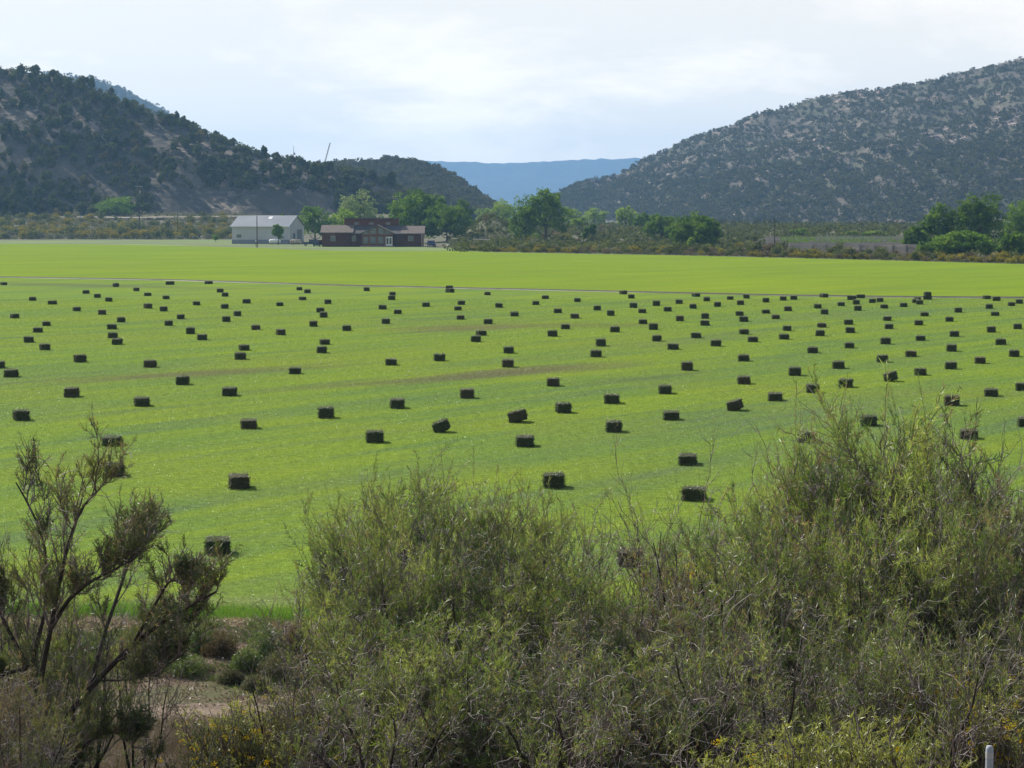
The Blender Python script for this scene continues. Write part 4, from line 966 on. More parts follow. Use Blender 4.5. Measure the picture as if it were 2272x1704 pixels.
def bale_mesh(seed, L=1.12, W=.56, H=.42, saddle=0.0, slump=0.0):
    r = np.random.default_rng(seed); nx, ny, nz = 9, 19, 8
    vid = {}; V_ = []; F_ = []
    def vi(i, j, k):
        if (i, j, k) in vid: return vid[(i, j, k)]
        x, y, z = i/nx*2-1, j/ny*2-1, k/nz*2-1
        # rounded box
        p = np.array([x, y, z]); q_ = np.sign(p)*np.abs(p)
        rx = 1-.035*(abs(y)**12+abs(z)**12); rz = 1-.05*(abs(x)**12+abs(y)**12); ry = 1-.03*(abs(x)**10+abs(z)**10)
        yy = y*ry
        g = .085*(math.exp(-((y-.55)/.06)**2)+math.exp(-((y)/.06)**2)+math.exp(-((y+.55)/.06)**2))   # twine grooves
        n1 = mnoise.noise(Vector((x*2.2+seed*7, y*3.5, z*2.2)))*.16 + mnoise.noise(Vector((x*5+seed*3, y*9, z*5)))*.14
        fx = 1+n1-g+slump*.25*(z < 0)*abs(y); fz = 1+n1*.8-g - saddle*math.exp(-((x-.1)/.3)**2)*(z > 0)
        fz += slump*y*.35*(z > 0)
        v = (x*rx*fx*W/2, yy*(1+n1*.5)*L/2, (z*rz*fz+1)*H/2 - .02)
        vid[(i, j, k)] = len(V_); V_.append(v); return vid[(i, j, k)]
    for j in range(ny):
        for k in range(nz):
            F_ += [(vi(0, j, k), vi(0, j, k+1), vi(0, j+1, k+1), vi(0, j+1, k)), (vi(nx, j, k), vi(nx, j+1, k), vi(nx, j+1, k+1), vi(nx, j, k+1))]
    for i in range(nx):
        for k in range(nz):
            F_ += [(vi(i, 0, k), vi(i+1, 0, k), vi(i+1, 0, k+1), vi(i, 0, k+1)), (vi(i, ny, k), vi(i, ny, k+1), vi(i+1, ny, k+1), vi(i+1, ny, k))]
        for j in range(ny):
            F_ += [(vi(i, j, 0), vi(i, j+1, 0), vi(i+1, j+1, 0), vi(i+1, j, 0)), (vi(i, j, nz), vi(i+1, j, nz), vi(i+1, j+1, nz), vi(i, j+1, nz))]
    V_ = np.array(V_)
    # loose stalks and chaff sticking out of the faces
    n = 1500; idx = r.integers(len(V_), size=n); cen = np.array([0, 0, H/2]); d = unit(V_[idx]-cen)
    lv, lf = leaves(V_[idx]+d*.008+r.normal(size=(n, 3))*.03, .07, r, 5, axis=unit(d+rdir(n, r)*1.2))
    lv[:, 2] = np.maximum(lv[:, 2], .0)
    ci = (lv.reshape(-1, 4, 3)[:, :, 2].mean(1) > H*.9).astype(int)  # stalks near the top take the painted sunlit colour
    me = npmesh('hay_bale', np.concatenate([V_, lv]), [np.array(F_), lf+len(V_)], [np.zeros(len(F_), int), ci]); me.materials.append(bale_m); me.materials.append(sunlit_chaff_m); return me
BM = [bale_mesh(i, H=[.40, .37, .43][i % 3], L=[1.0, 1.05, .95][i % 3], slump=[0, .15, 0, .3, 0, .1, 0, 0][i]) for i in range(8)]
BSAD = bale_mesh(20, saddle=.32); BSLUMP = bale_mesh(21, slump=.5); 
A_ = [(22,84,48),(747,95,42),(879,122,42),(554,138,44),(953,152,46),(628,164,42),(701,188,44),(209,182,46),(337,206,60),(1071,173,40),(1097,82,62),(1347,77,58),(1421,130,42),(1453,156,40),(1933,116,36),(1985,134,38),(1953,179,48),(1592,200,54),(1268,211,46),(1806,216,46),(2117,203,42),(954,232,60),(1450,232,46),(1056,249,50),(494,248,52),(658,270,46),(1532,279,52),(2068,256,46),(2089,288,38),(92,293,66),(1166,298,48),(1460,316,42),(298,341,52),(781,318,56),(1088,340,44),(2023,345,48),(243,382,62),(721,362,58),(1651,366,54),(1229,392,58),(1812,399,66),(727,418,56),(1304,430,54),(183,445,60),(755,459,74),(287,493,76),(2096,458,64),(1575,495,70),(2077,512,60),(1551,553,58),(515,570,84),(968,602,82),(-8,607,44),(1904,643,78),(70,663,98),(1177,711,86),(1481,782,96),(460,789,96),(914,846,86),(134,936,108),(2105,922,88),(1604,987,86),(722,1095,128)]
B_ = [(155,122,36),(322,150,34),(317,178,44),(258,237,44),(539,221,36),(767,208,42),(745,243,42),(356,266,42),(690,112,50),(693,131,62),(936,147,40),(1310,171,40),(1248,209,38),(1010,226,36),(1517,190,36),(1390,261,42),(1110,281,42,'lump'),(1500,294,46),(762,301,50),(940,329,50),(279,328,40),(26,372,48),(895,402,72),(862,442,66),(1440,361,48),(1356,408,44),(1645,243,36),(1732,277,36),(1813,142,58),(1865,168,30),(1879,228,34),(1936,260,42),(2027,215,30),(2100,250,38),(2174,202,32),(1940,329,36),(2008,366,40),(2179,311,40),(1759,381,44),(2030,438,44),(2135,490,64),(1669,469,56),(1073,514,58),(626,562,68,'saddle'),(313,589,66),(1068,601,70),(1637,537,58),(1361,721,80),(805,797,78),(2084,768,70),(353,860,86),(1739,830,68),(1427,889,102),(1139,949,104,'tilt'),(2124,933,80),(646,1012,106,'corner'),(1753,1010,92),(207,1076,94),(1178,1100,108)]
C_ = [(93,157,60),(164,186,32,'lump'),(75,232,38),(315,176,28),(233,220,32),(420,168,30),(382,209,34),(546,193,32),(658,181,26),(726,176,24),(688,248,42),(881,231,34),(921,162,60),(1032,216,30),(1100,178,60),(1159,166,58),(1130,206,30),(1140,245,36),(1234,196,28),(1283,190,28),(1310,231,34),(1436,222,34),(1512,196,30),(1526,186,24),(1539,206,26),(1590,176,54),(1590,150,50,'top'),(1972,173,56),(2036,184,50),(1989,233,28),(2133,216,34),(2183,201,26),(153,296,44),(376,277,40),(546,263,40),(152,339,40),(403,315,40),(610,298,36),(925,268,36),(1330,309,34),(1080,333,44),(907,351,42),(683,372,46),(405,394,44),(95,418,42),(223,469,54),(462,443,50),(664,426,38),(896,405,38),(1091,385,38),(1341,360,40),(1571,280,38),(1789,256,38,'lump'),(2027,278,32),(1534,337,36),(1732,314,38),(1764,409,38),(2003,382,46),(2173,361,42),(1545,434,46),(1320,456,46),(1086,481,42),(848,512,46),(402,563,56),(38,622,62),(734,654,60),(1015,610,56),(1299,570,42),(1484,536,58),(1746,502,52),(2064,461,50),(404,707,62),(850,762,58),(1063,728,86,'saddle'),(1358,691,70,'tilt'),(1545,652,54),(1742,613,58),(1931,578,52),(2151,535,54),(1749,843,58),(2002,784,62),(2205,748,44),(354,875,100,'tilt'),(607,812,66),(812,1075,82),(1860,1052,72),(1212,970,78),(2225,975,50)]
BL = []
for lst, ox_, oy_, sc in ((A_, 0, 600, 2.9105), (B_, 760, 600, 2.9105), (C_, 1512, 600, 2.9105), ([(735, 415, 90), (1542, 490, 130), (1402, 905, 145)], 0, 900, 2.9105), ([(1540, 487, 104), (2035, 975, 120), (110, 1110, 100)], 700, 900, 2.9105), ([(320, 450, 98), (355, 645, 126)], 1400, 840, 2.5367)):
    for e_ in lst: BL.append((ox_+e_[0]/sc, oy_+e_[1]/sc, (e_[2]-3)/sc, e_[3] if len(e_) > 3 else ''))
STR = [(-60, 60, 'by the left edge of the photo'), (60, 150, 'a little right of the left edge'), (150, 245, 'left of the tall power pole'), (245, 330, 'straight below the tall power pole'), (330, 430, 'below the small weathered pole'), (430, 515, 'below the brush left of the shed'), (515, 600, 'below the left half of the shed'),
       (600, 690, 'below the right end of the shed'), (690, 780, 'below the left wing of the log house'), (780, 870, 'below the glazed gable of the log house'), (870, 960, 'below the right wing of the log house'), (960, 1080, 'below the garden arbors'),
       (1080, 1190, 'below the bushy half of the middle cottonwood'), (1190, 1270, 'below the tall half of the middle cottonwood'), (1270, 1390, 'below the gap between cottonwood groups'), (1390, 1490, 'below the thin pole and mid green cottonwoods'), (1490, 1580, 'below the round dark cottonwood'),
       (1580, 1670, 'just right of the round dark cottonwood'), (1670, 1760, 'below the dark right-hand pole'), (1760, 1860, 'right of the dark right-hand pole'), (1860, 1960, 'below the rounded vineyard trees'), (1960, 2050, 'below the left end of the right grove'), (2050, 2150, 'below the tallest tree of the right grove'), (2150, 2400, 'by the right edge of the photo')]
ORD = ['front', 'second', 'third', 'fourth', 'fifth', 'sixth', 'seventh', 'eighth', 'ninth', 'tenth', 'eleventh', 'twelfth', 'thirteenth', 'fourteenth', 'fifteenth', 'sixteenth', 'seventeenth', 'eighteenth', 'nineteenth', 'twentieth']
cntr = {}
r_ = np.random.default_rng(5)
for i, (px_, py_, w_, sp) in enumerate(sorted(BL, key=lambda b: -b[1])):
    g = gnd(px_, py_, .2)
    if sp == 'top': g = gnd(px_, py_+26/2.91, .2); g[1] += .02
    X_, D = g[0], g[1]; m_ = w_*D/F
    th = np.linspace(0, R(63), 60); ww = .56*np.cos(th)+1.10*np.sin(th); theta = th[np.argmin(np.abs(ww-m_))]
    if m_ > 1.08 and D > 170: theta = R(84)
    me = BM[i % 8]
    if sp == 'saddle': me = BSAD
    if sp == 'lump': me = BSLUMP
    o = bpy.data.objects.new('hay_bale', me); col.objects.link(o)
    sgn = 1 if _h(i, 7) < .75 else -1
    sc_ = 1.0 if D < 200 else 1.03
    o.location = (X_, D+.1, 0 if sp != 'top' else .39); o.rotation_euler = (0, 0, -math.atan2(X_, D)-theta*sgn + (math.pi if i % 2 else 0)); o.scale = (sc_*r_.uniform(.94, 1.06), sc_*r_.uniform(.9, 1.08), sc_*r_.uniform(.9, 1.12))
    if sp == 'tilt': o.rotation_euler = (0, R(-15), -.25); o.location.z = .05
    if sp == 'corner': o.rotation_euler = (R(4), R(-20), -.15); o.location.z = .05; o.scale = (.95, .8, .95)
    for a, b_, w in STR:
        if a <= px_ < b_: n = cntr.get(w, 0); cntr[w] = n+1; wh = w; break
    face = {'saddle': 'sagging', 'lump': 'slumped', 'tilt': 'tipped', 'corner': 'lopsided', 'top': 'stacked'}.get(sp, 'square hay bale')
    num = ORD[n] if n < 20 else 'farthest'
    tag(o, (f'{num} bale from the front {wh}, {face}' if sp else f'{num} square hay bale from the front {wh}'), 'hay bale', 'hay bales scattered over the mown field')
    if n == 0: o['label'] = f'nearest of the square hay bales {wh}' if not sp else f'nearest hay bale {wh}, {face}'
    if sp == 'top': o['label'] = 'hay bale lying on top of another at the ditch far right'

# ================================================================ FOREGROUND THICKET
TG = leaf('tamarisk_green', [(.38, (.05, .10, .018)), (.5, (.18, .26, .05)), (.62, (.36, .43, .12))], .8, .5, .6, .06)
TB = leaf('tamarisk_brown', [(.3, (.17, .12, .07)), (.5, (.28, .20, .115)), (.7, (.38, .28, .18))], 1.3, .45, .35, .05)
TGD = leaf('tamarisk_dark', [(.36, (.03, .055, .016)), (.5, (.075, .11, .03)), (.64, (.16, .195, .06))], .8, .45, .35, .04)  # darker green foliage; in the front row it paints shade into the leaf colour
TW = surf('grey_twig', [(.3, (.07, .052, .046)), (.7, (.25, .20, .185))], 3, rough=.7, spec=.4)
TP = surf('pale_twig', [(.3, (.22, .19, .175)), (.7, (.46, .41, .38))], 3, rough=.6, spec=.4)
def interp_poly(P_, t):
    """P_ (n,m,3), t (n,) in 0..1 -> point, tangent"""
    m = P_.shape[1]-1; u = np.clip(t, 0, .999)*m; i = u.astype(int); f = (u-i)[:, None]; k = np.arange(len(P_))
    a, b = P_[k, i], P_[k, i+1]; return a*(1-f)+b*f, unit(b-a)
def children(P_, L, per, t0, t1, fl, up, spread, m, r, wob=.05, bend=.2):
    n = len(P_)*per; par = np.repeat(np.arange(len(P_)), per); t = r.uniform(t0, t1, n)
    p, tg = interp_poly(P_[par], t); Lc = L[par]*fl*(1-.38*t)*r.uniform(.6, 1.25, n)
    perp = rdir(n, r); perp = unit(perp-tg*(perp*tg).sum(-1, keepdims=True))
    d = unit(tg*.8 + perp*spread + np.array([0, 0, up]))
    s = np.linspace(0, 1, m)
    Q = p[:, None] + d[:, None]*(Lc[:, None]*s)[..., None]
    Q = Q + (np.cumsum(r.normal(size=(n, m, 3)), 1)*wob*(s > 0)[None, :, None]*(Lc/m)[:, None, None]*4)
    Q[..., 2] += bend*(Lc[:, None]*s[None]**2)
    return Q, Lc, par, t
def rads(n, m, r0, r1): return np.linspace(1, 0, m)[None]*(r0-r1)[:, None]+r1[:, None] if hasattr(r0, '__len__') else np.tile(np.linspace(r0, r1, m), (n, 1))
def grow(stems, Ls, r0, seed, n1=9, n2=9, nplume=40, plen=.125, pw=.0105, brown=.25, bare=.0, zt=4.0, dead=160, n1t=.18, lift=.12, sp1=.85, up2=.12):
    r = np.random.default_rng(seed)
    S = np.array(stems); L = np.array(Ls)
    A = []; 
    A.append(tubes(S, np.linspace(1, .22, S.shape[1])[None]*np.array(r0)[:, None], 6))
    L1, len1, par, t = children(S, L, n1, n1t, 1.0, .60, lift, sp1, 7, r, .07, .2)
    T_ = [tubes(L1, rads(len(L1), 7, .013, .004), 4)]
    L2, len2, p2, t2 = children(L1, len1, n2, .12, 1.0, .58, up2, .85, 5, r, .07, .15)
    T_.append(tubes(L2, rads(len(L2), 5, .0058, .0028), 3))
    # plumes of scale leaves along the outer twigs
    mid = L2[:, 2]; cl_n = np.array([mnoise.noise(Vector((float(a)*1.7+seed, float(b)*1.7, float(c)*1.7))) for a, b, c in mid])*1.1+.5
    keep = cl_n + r.normal(size=len(L2))*.08 >= np.quantile(cl_n, bare) if bare > 0 else np.ones(len(L2), bool)
    T = L2[keep]; n = len(T)*nplume; par = np.repeat(np.arange(len(T)), nplume); tt = r.uniform(.05, 1.05, n)
    p, tg = interp_poly(T[par], tt); ax = unit(tg*.7 + rdir(n, r)*.75 + np.array([0, 0, .2]))
    ln = plen*r.uniform(.5, 1.3, n)
    lv, lf = leaves(p+ax*ln[:, None]*.4, ln, r, axis=ax, width=pw)
    tuft = _h((T[par, 0, 0]*3).astype(int), (T[par, 0, 2]*3).astype(int), seed)
    pb = brown*(.4+1.6*np.clip(p[:, 2]/zt-.35, 0, 1)) + .5*(tuft < .22)*brown*1.6
    mi = (r.uniform(size=n) < pb).astype(int)
    D_ = None
    if dead:
        q, lq, _, _ = children(L1, len1, max(1, dead//len(L1)+1), .1, 1.0, .6, -.1, .9, 6, r, .16, -.25)
        q = q[:dead]; D_ = tubes(q, rads(len(q), 6, .006, .0028), 3)
    return cat(A), (lv, lf, mi), D_, cat(T_)
def shrub(name, g_, parent_loc, mats, lab, cat_, group=None, own=True, zs=None):
    (bv, bf, _), (lv, lf, mi), D_, (tv, tf, _) = g_
    t = tag(empty(name, parent_loc), lab, cat_, group)
    link('branches', npmesh('branches', bv, bf), t, [mats[0]])
    link('foliage', npmesh('foliage', lv, [lf], [mi]), t, [mats[1], mats[2]])
    link('twigs', npmesh('twigs', tv, tf), t, [TW])
    if D_ is not None: link('dead_twigs', npmesh('dead_twigs', D_[0], [D_[1]]), t, [TP])
    return t
def fan(n, H, r, tilt=(8, 38), wob=.1, m=8, base=.25):
    S = []; L = []
    for i in range(n):
        a = i*2.4+r.uniform(-.4, .4); ti = R(r.uniform(*tilt)); l = H*r.uniform(.68, 1.0)
        d = np.array([math.cos(a)*math.sin(ti), math.sin(a)*math.sin(ti), math.cos(ti)]); s = np.linspace(0, 1, m)[:, None]
        P_ = np.array([math.cos(a)*base*r.uniform(0, 1), math.sin(a)*base*r.uniform(0, 1), -.25]) + d*l*s
        P_ += np.cumsum(r.normal(size=(m, 3))*[1, 1, .3], 0)*wob*l/m*(s > 0); P_[:, 2] += .06*l*s[:, 0]**2
        S.append(P_); L.append(l)
    return S, L
VAR = {}
def variant(key, seed, stems, H=4.0, r0=.052, tilt=(6, 46), mats=None, wob=.14, **kw):
    r = np.random.default_rng(seed); S, L = fan(stems, H*.74, r, tilt, wob, 9)
    return grow(S, L, [r0*r.uniform(.7, 1.3) for _ in L], seed, zt=H, **kw), mats or (darkbark_m, TG, TB)
VS = {'g': [variant('g', 501+i, 8, n1=10, n2=10, nplume=44, bare=.32, brown=.12, dead=300) for i in range(3)],
      'b': [variant('b', 511+i, 8, n1=10, n2=9, nplume=36, bare=.35, brown=.42, dead=420) for i in range(2)],
      's': [variant('s', 521+i, 4, n1=8, n2=7, nplume=12, bare=.6, brown=.45, tilt=(4, 30), dead=120) for i in range(2)],
      'd': [variant('d', 531+i, 8, n1=10, n2=9, nplume=40, bare=.4, brown=.15, r0=.06, dead=420, mats=(darkbark_m, TGD, TB)) for i in range(2)]}
VS['h'] = [variant('h', 541+i, 5, n1=9, n2=8, nplume=26, bare=.4, brown=.2, r0=.058, wob=.32, tilt=(14, 50), dead=220, mats=(darkbark_m, TG, TB)) for i in range(2)]
TL = {'h': 'thick dark limbed open tamarisk', 'g': 'green feathery tamarisk', 'b': 'brown tinged tamarisk', 's': 'sparse half bare tamarisk', 'd': 'dark twiggy tamarisk'}
PROTO = {}
ROWS = {'back': [(775, 44, 1120, 150, 'g'), (850, 43, 1075, 170, 'g'), (960, 44, 1050, 190, 'g'), (1085, 44.5, 1085, 150, 'b'), (1175, 44, 1110, 150, 'g'), (1275, 45, 1140, 130, 's'), (1360, 44, 1165, 120, 's'), (1440, 46, 1050, 120, 's'), (1540, 45, 1035, 130, 's'), (1640, 45, 1060, 120, 's'), (1700, 43.5, 1020, 150, 's'), (1755, 42.6, 1030, 190, 'g'), (1820, 42, 985, 190, 'b'), (1880, 41.6, 930, 230, 'g'), (1955, 41, 885, 300, 'g'), (2040, 41.5, 945, 220, 'd'), (2130, 44, 1070, 150, 'b'), (2210, 43, 1060, 150, 'b'), (2305, 42, 1030, 170, 'd')],
        'middle': [(720, 38.2, 1290, 150, 's'), (810, 38, 1215, 180, 'g'), (930, 38.5, 1180, 200, 'g'), (1060, 38, 1195, 210, 'g'), (1190, 38, 1190, 210, 'g'), (1320, 38.5, 1260, 200, 'g'), (1455, 38, 1310, 190, 'b'), (1585, 38.6, 1320, 180, 's'), (1700, 38, 1165, 210, 'g'), (1830, 38.4, 1110, 220, 'b'), (1975, 38, 1100, 220, 'g'), (2115, 38, 1170, 210, 'g'), (2250, 38.5, 1120, 220, 'b')],
        'nearest': [(860, 31.5, 1330, 230, 'h'), (1290, 31, 1330, 250, 'h'), (1690, 31.2, 1240, 260, 'h'), (2060, 31, 1230, 250, 'h')],
 'front': [(668, 34, 1400, 170, 's'), (785, 34.3, 1400, 200, 'd'), (905, 34, 1370, 230, 'g'), (1050, 33.5, 1400, 230, 'g'), (1200, 34, 1380, 230, 'd'), (1350, 33, 1400, 230, 'd'), (1500, 33.5, 1420, 230, 'g'), (1650, 33, 1410, 230, 'd'), (1800, 33.2, 1390, 230, 'd'), (1960, 33, 1370, 230, 'g'), (2110, 33.4, 1390, 220, 'd'), (2255, 33, 1330, 220, 'd')]}
r_ = np.random.default_rng(99)
for row, lst in ROWS.items():
    for n, (px_, D, top, w_, k) in enumerate(lst):
        X_ = Xat(px_, D); zb = float(hgt(X_, D)); H = CAMZ-(top-HZ)*D/F-zb; Wm = w_*D/F
        j = int(r_.integers(len(VS[k]))); key = (k, j)
        if key not in PROTO:
            g_, mats = VS[k][j]; o = shrub('tamarisk_shrub', g_, (0, 0, 0), mats, '', 'shrub', 'tamarisk thicket in the foreground'); PROTO[key] = o
        else: o = copy_tree(PROTO[key])
        sx = max(.62, Wm*1.35/2.7)*r_.uniform(.95, 1.1); o.location = (X_, D, zb); o.scale = (sx, sx, H/4.0*1.12); o.rotation_euler = (0, 0, r_.uniform(0, 6.28))
        num = ['leftmost', 'second', 'third', 'fourth', 'fifth', 'sixth', 'seventh', 'eighth', 'ninth', 'tenth', 'eleventh', 'twelfth', 'thirteenth', 'fourteenth', 'fifteenth', 'sixteenth', 'seventeenth', 'eighteenth', 'nineteenth', 'twentieth'][n]
        tag(o, f'{TL[k]}, {num} from the left in the {row} row of the thicket' if n else f'{TL[k]}, leftmost in the {row} row of the thicket', 'shrub', 'tamarisk thicket in the foreground')

# --- the dark crooked tamarisk at the left
def limb(pts, m=12):
    P_ = np.array([at(px, py, D) for px, py, D in pts]); s = np.linspace(0, len(P_)-1, m); i = np.minimum(s.astype(int), len(P_)-2); f = (s-i)[:, None]
    # smooth
    Q = P_[i]*(1-f)+P_[i+1]*f; Q[1:-1] = (Q[:-2]+Q[1:-1]*2+Q[2:])/4; return Q
base = at(150, 1860, 32); bz = float(hgt(base[0], 32))
LMB = [(limb([(160, 1855, 32), (90, 1660, 32), (130, 1610, 32), (205, 1520, 32), (300, 1420, 31.6), (400, 1355, 31.3), (480, 1313, 31)]), .10),
       (limb([(150, 1855, 32), (140, 1660, 32), (80, 1590, 32.4), (60, 1480, 32.6), (95, 1400, 32.8), (112, 1300, 33), (100, 1190, 33.2), (65, 1120, 33.4), (35, 1070, 33.6)]), .075),
       (limb([(75, 1590, 32.4), (100, 1460, 32.3), (120, 1360, 32.2), (140, 1240, 32), (175, 1130, 31.8), (205, 1100, 31.6), (230, 1075, 31.5)]), .06),
       (limb([(205, 1520, 32), (225, 1420, 32.5), (262, 1320, 33), (290, 1230, 33.3), (310, 1215, 33.5), (340, 1190, 33.8)]), .055),
       (limb([(110, 1400, 32.6), (150, 1330, 32), (200, 1290, 31.5), (250, 1265, 31.3), (300, 1240, 31)]), .05),
       (limb([(300, 1420, 31.6), (350, 1330, 31.4), (380, 1280, 31), (405, 1300, 30.8), (425, 1290, 30.6)]), .035),
       (limb([(60, 1480, 32.6), (20, 1400, 32.8), (-30, 1300, 33), (-60, 1180, 33)]), .05),
       (limb([(210, 1510, 32), (280, 1510, 31.5), (330, 1500, 31.2), (390, 1465, 31), (430, 1430, 30.7)]), .025),
       (limb([(60, 1480, 32.4), (0, 1500, 31.8), (-60, 1540, 31.5)]), .05),
       (limb([(150, 1700, 32), (200, 1640, 31.6), (255, 1620, 31.2), (300, 1660, 31)]), .025),
       (limb([(250, 1470, 31.8), (330, 1440, 32.3), (400, 1400, 32.6), (460, 1345, 32.8)]), .03)]
S = [l - [base[0], 32, bz] for l, _ in LMB]; Ls = [np.linalg.norm(np.diff(l, axis=0), axis=1).sum() for l in S]
Ls = [min(l, 3.0)*.62*(.78 if i in (0, 4, 5, 10) else .85) for i, l in enumerate(Ls)]
g_ = grow(S, Ls, [r*.72 for _, r in LMB], 601, n1=18, n2=13, nplume=32, bare=.2, brown=.16, zt=5, dead=260, plen=.10, pw=.008, n1t=.22, lift=.6, sp1=.55, up2=.5)
shrub('tamarisk_tree', g_, (base[0], 32, bz), (darkbark_m, TGD, TB), 'dark crooked tamarisk tree leaning over the track at the left edge', 'tree')
extra = [(20, 30.5, 1450, 150, 'b', 'brown bushy tamarisk low at the left edge before the crooked tree'), (-20, 33, 1180, 150, 's', 'sparse tamarisk behind the crooked tree at the left edge'),
 (45, 34, 1110, 170, 's', 'wispy half bare tamarisk threaded through the left stems of the crooked tree'), (175, 34.6, 1200, 170, 's', 'wispy half bare tamarisk between the two main limbs of the crooked tree'), (300, 35, 1210, 150, 's', 'wispy half bare tamarisk behind the right limb of the crooked tree'), (110, 34.2, 1300, 180, 'g', 'green feathery tamarisk behind the fork of the crooked tree'),
 (40, 34, 1360, 190, 'd', 'dark dense tamarisk behind the trunk of the crooked tree at far left'), (-40, 31.5, 1500, 170, 'b', 'brown tamarisk half cut off by the lower left edge'), (30, 30, 1640, 150, 's', 'bare grey twigged tamarisk in the bottom left corner')]
for i_, px_ in enumerate((2400, 2480, 2570, 2660, 2760, 2860, 2420, 2560, 2700, 2850, -330, -480, -640)):
    extra.append((px_, (42, 43, 42, 44, 43, 44, 35, 36, 35, 36, 37, 39, 41)[i_], 1080+(i_ % 3)*50 if i_ != 6 else 1250, 190, 'gbdg'[i_ % 4], 'tamarisk carrying the thicket on beyond the edge of the picture'))
for px_, D, top, w_, k, lab in extra:
    X_ = Xat(px_, D); zb = float(hgt(X_, D)); H = CAMZ-(top-HZ)*D/F-zb; o = copy_tree(PROTO[[q for q in PROTO if q[0] == k][0]])
    o.location = (X_, D, zb); sx = w_*D/F*1.3/2.7; o.scale = (sx, sx, max(.2, H/4)); o.rotation_euler = (0, 0, r_.uniform(0, 6.28)); tag(o, lab, 'shrub', 'tamarisks beyond the edge of the picture' if 'carrying' in lab else None)

# --- rabbitbrush with yellow flowers close by
RG = leaf('near_rabbitbrush', [(.3, (.22, .25, .06)), (.5, (.33, .36, .085)), (.7, (.45, .46, .14))], 2, .45, .2, .05)
RGD = leaf('near_rabbitbrush_grey', [(.3, (.10, .12, .06)), (.5, (.15, .17, .085)), (.7, (.2, .22, .12))], 2, .4, .2, .05)
FL = leaf('near_yellow_flower', [(.3, (.55, .38, .01)), (.5, (.68, .50, .02)), (.7, (.78, .62, .06))], 4, .35, .1, tcol=(1, .95, .5))
def rabbit(seed, H, mleaf, flowers, nst=26):
    r = np.random.default_rng(seed); S, L = fan(nst, H*.9, r, (4, 42), .12, 5, .2)
    g = grow(S, L, [.008]*nst, seed, n1=7, n2=3, nplume=22, plen=.075, pw=.011, brown=0, zt=H, dead=0, n1t=.3, lift=.5, sp1=.4)
    (bv, bf, bm), (lv, lf, mi), _, (tv, tf, _t) = g
    bv, bf, bm = cat([(bv, bf[0]), (tv, tf[0])])
    S_ = np.array(S); tips = [S_[:, -1]]
    L1, l1, _, _ = children(S_, np.array(L), 7, .55, 1, .4, .5, .4, 4, r); tips.append(L1[:, -1]); tp = np.concatenate(tips); tp = tp[r.uniform(size=len(tp)) < flowers]
    fv = None
    if len(tp):
        c = np.repeat(tp, 26, 0) + rdir(len(tp)*26, r)*np.array([.045, .045, .03]); fv = leaves(c, .022, r, 1.2)
    return (bv, bf, bm), (lv, lf, mi), fv
def put_rabbit(px_, D, top, seed, mleaf, fl, lab, H0=1.2, sx=1.0, nst=26):
    X_ = Xat(px_, D); zb = float(hgt(X_, D)); H = CAMZ-(top-HZ)*D/F-zb
    (bv, bf, bm), (lv, lf, mi), fv = rabbit(seed, H, mleaf, fl, nst); t = tag(empty('rabbitbrush_shrub', (X_, D, zb)), lab, 'shrub'); t.scale = (sx, sx, 1)
    link('branches', npmesh('branches', bv, bf), t, [TW]); link('foliage', npmesh('foliage', lv, [lf]), t, [mleaf])
    if fv is not None: link('flowers', npmesh('flowers', fv[0], [fv[1]]), t, [FL])
put_rabbit(490, 34, 1620, 701, RGD, .6, 'yellow flowered rabbitbrush at the bottom, right of the bare grass', nst=30)
put_rabbit(560, 35, 1580, 702, RG, .45, 'taller rabbitbrush with scattered yellow flowers beside the thicket', nst=34)
put_rabbit(640, 34.5, 1585, 703, RG, .3, 'green rabbitbrush with few flowers against the thicket', nst=30)
put_rabbit(1705, 24.5, 1635, 704, RG, .04, 'leftmost pale green bush at the very bottom', sx=1.1)
put_rabbit(1800, 24, 1672, 707, RG, .03, 'low pale green bush between two taller ones at the bottom', sx=1.1)
put_rabbit(1895, 24.5, 1620, 705, RG, .05, 'tallest pale yellow-green bush at the very bottom', sx=1.1)
put_rabbit(1985, 24.2, 1645, 706, RG, .12, 'rightmost pale yellow-green bush at the very bottom', sx=1.0)
put_rabbit(2165, 32, 1560, 708, RG, .3, 'yellow flowered rabbitbrush near the bottom right corner', nst=34)
put_rabbit(2250, 32, 1490, 709, RG, .6, 'taller yellow flowered rabbitbrush at the right edge near the corner', nst=34)
put_rabbit(1565, 46.8, 1228, 710, RG, .9, 'orange-yellow flowered bush glimpsed through bare tamarisk stems', nst=40, sx=1.2)
t = tag(empty('marker_post', (Xat(2213, 22), 22, float(hgt(Xat(2213, 22), 22)))), 'pale blue-grey roadside post poking up in the bottom right corner', 'post')
ph = CAMZ-(1668-HZ)*22/F - float(hgt(Xat(2213, 22), 22))
MB().tube([(0, 0, -.3), (0, 0, ph-.03), (0, 0, ph)], [.036, .036, .028], 12).build('post', surf('pale_post', [(.3, (.24, .27, .31)), (.7, (.42, .45, .49))], 6), t, smooth=True)
MB().tube([(0, 0, ph-.12), (0, 0, ph-.06)], .039, 12).build('band', rim_m, t)

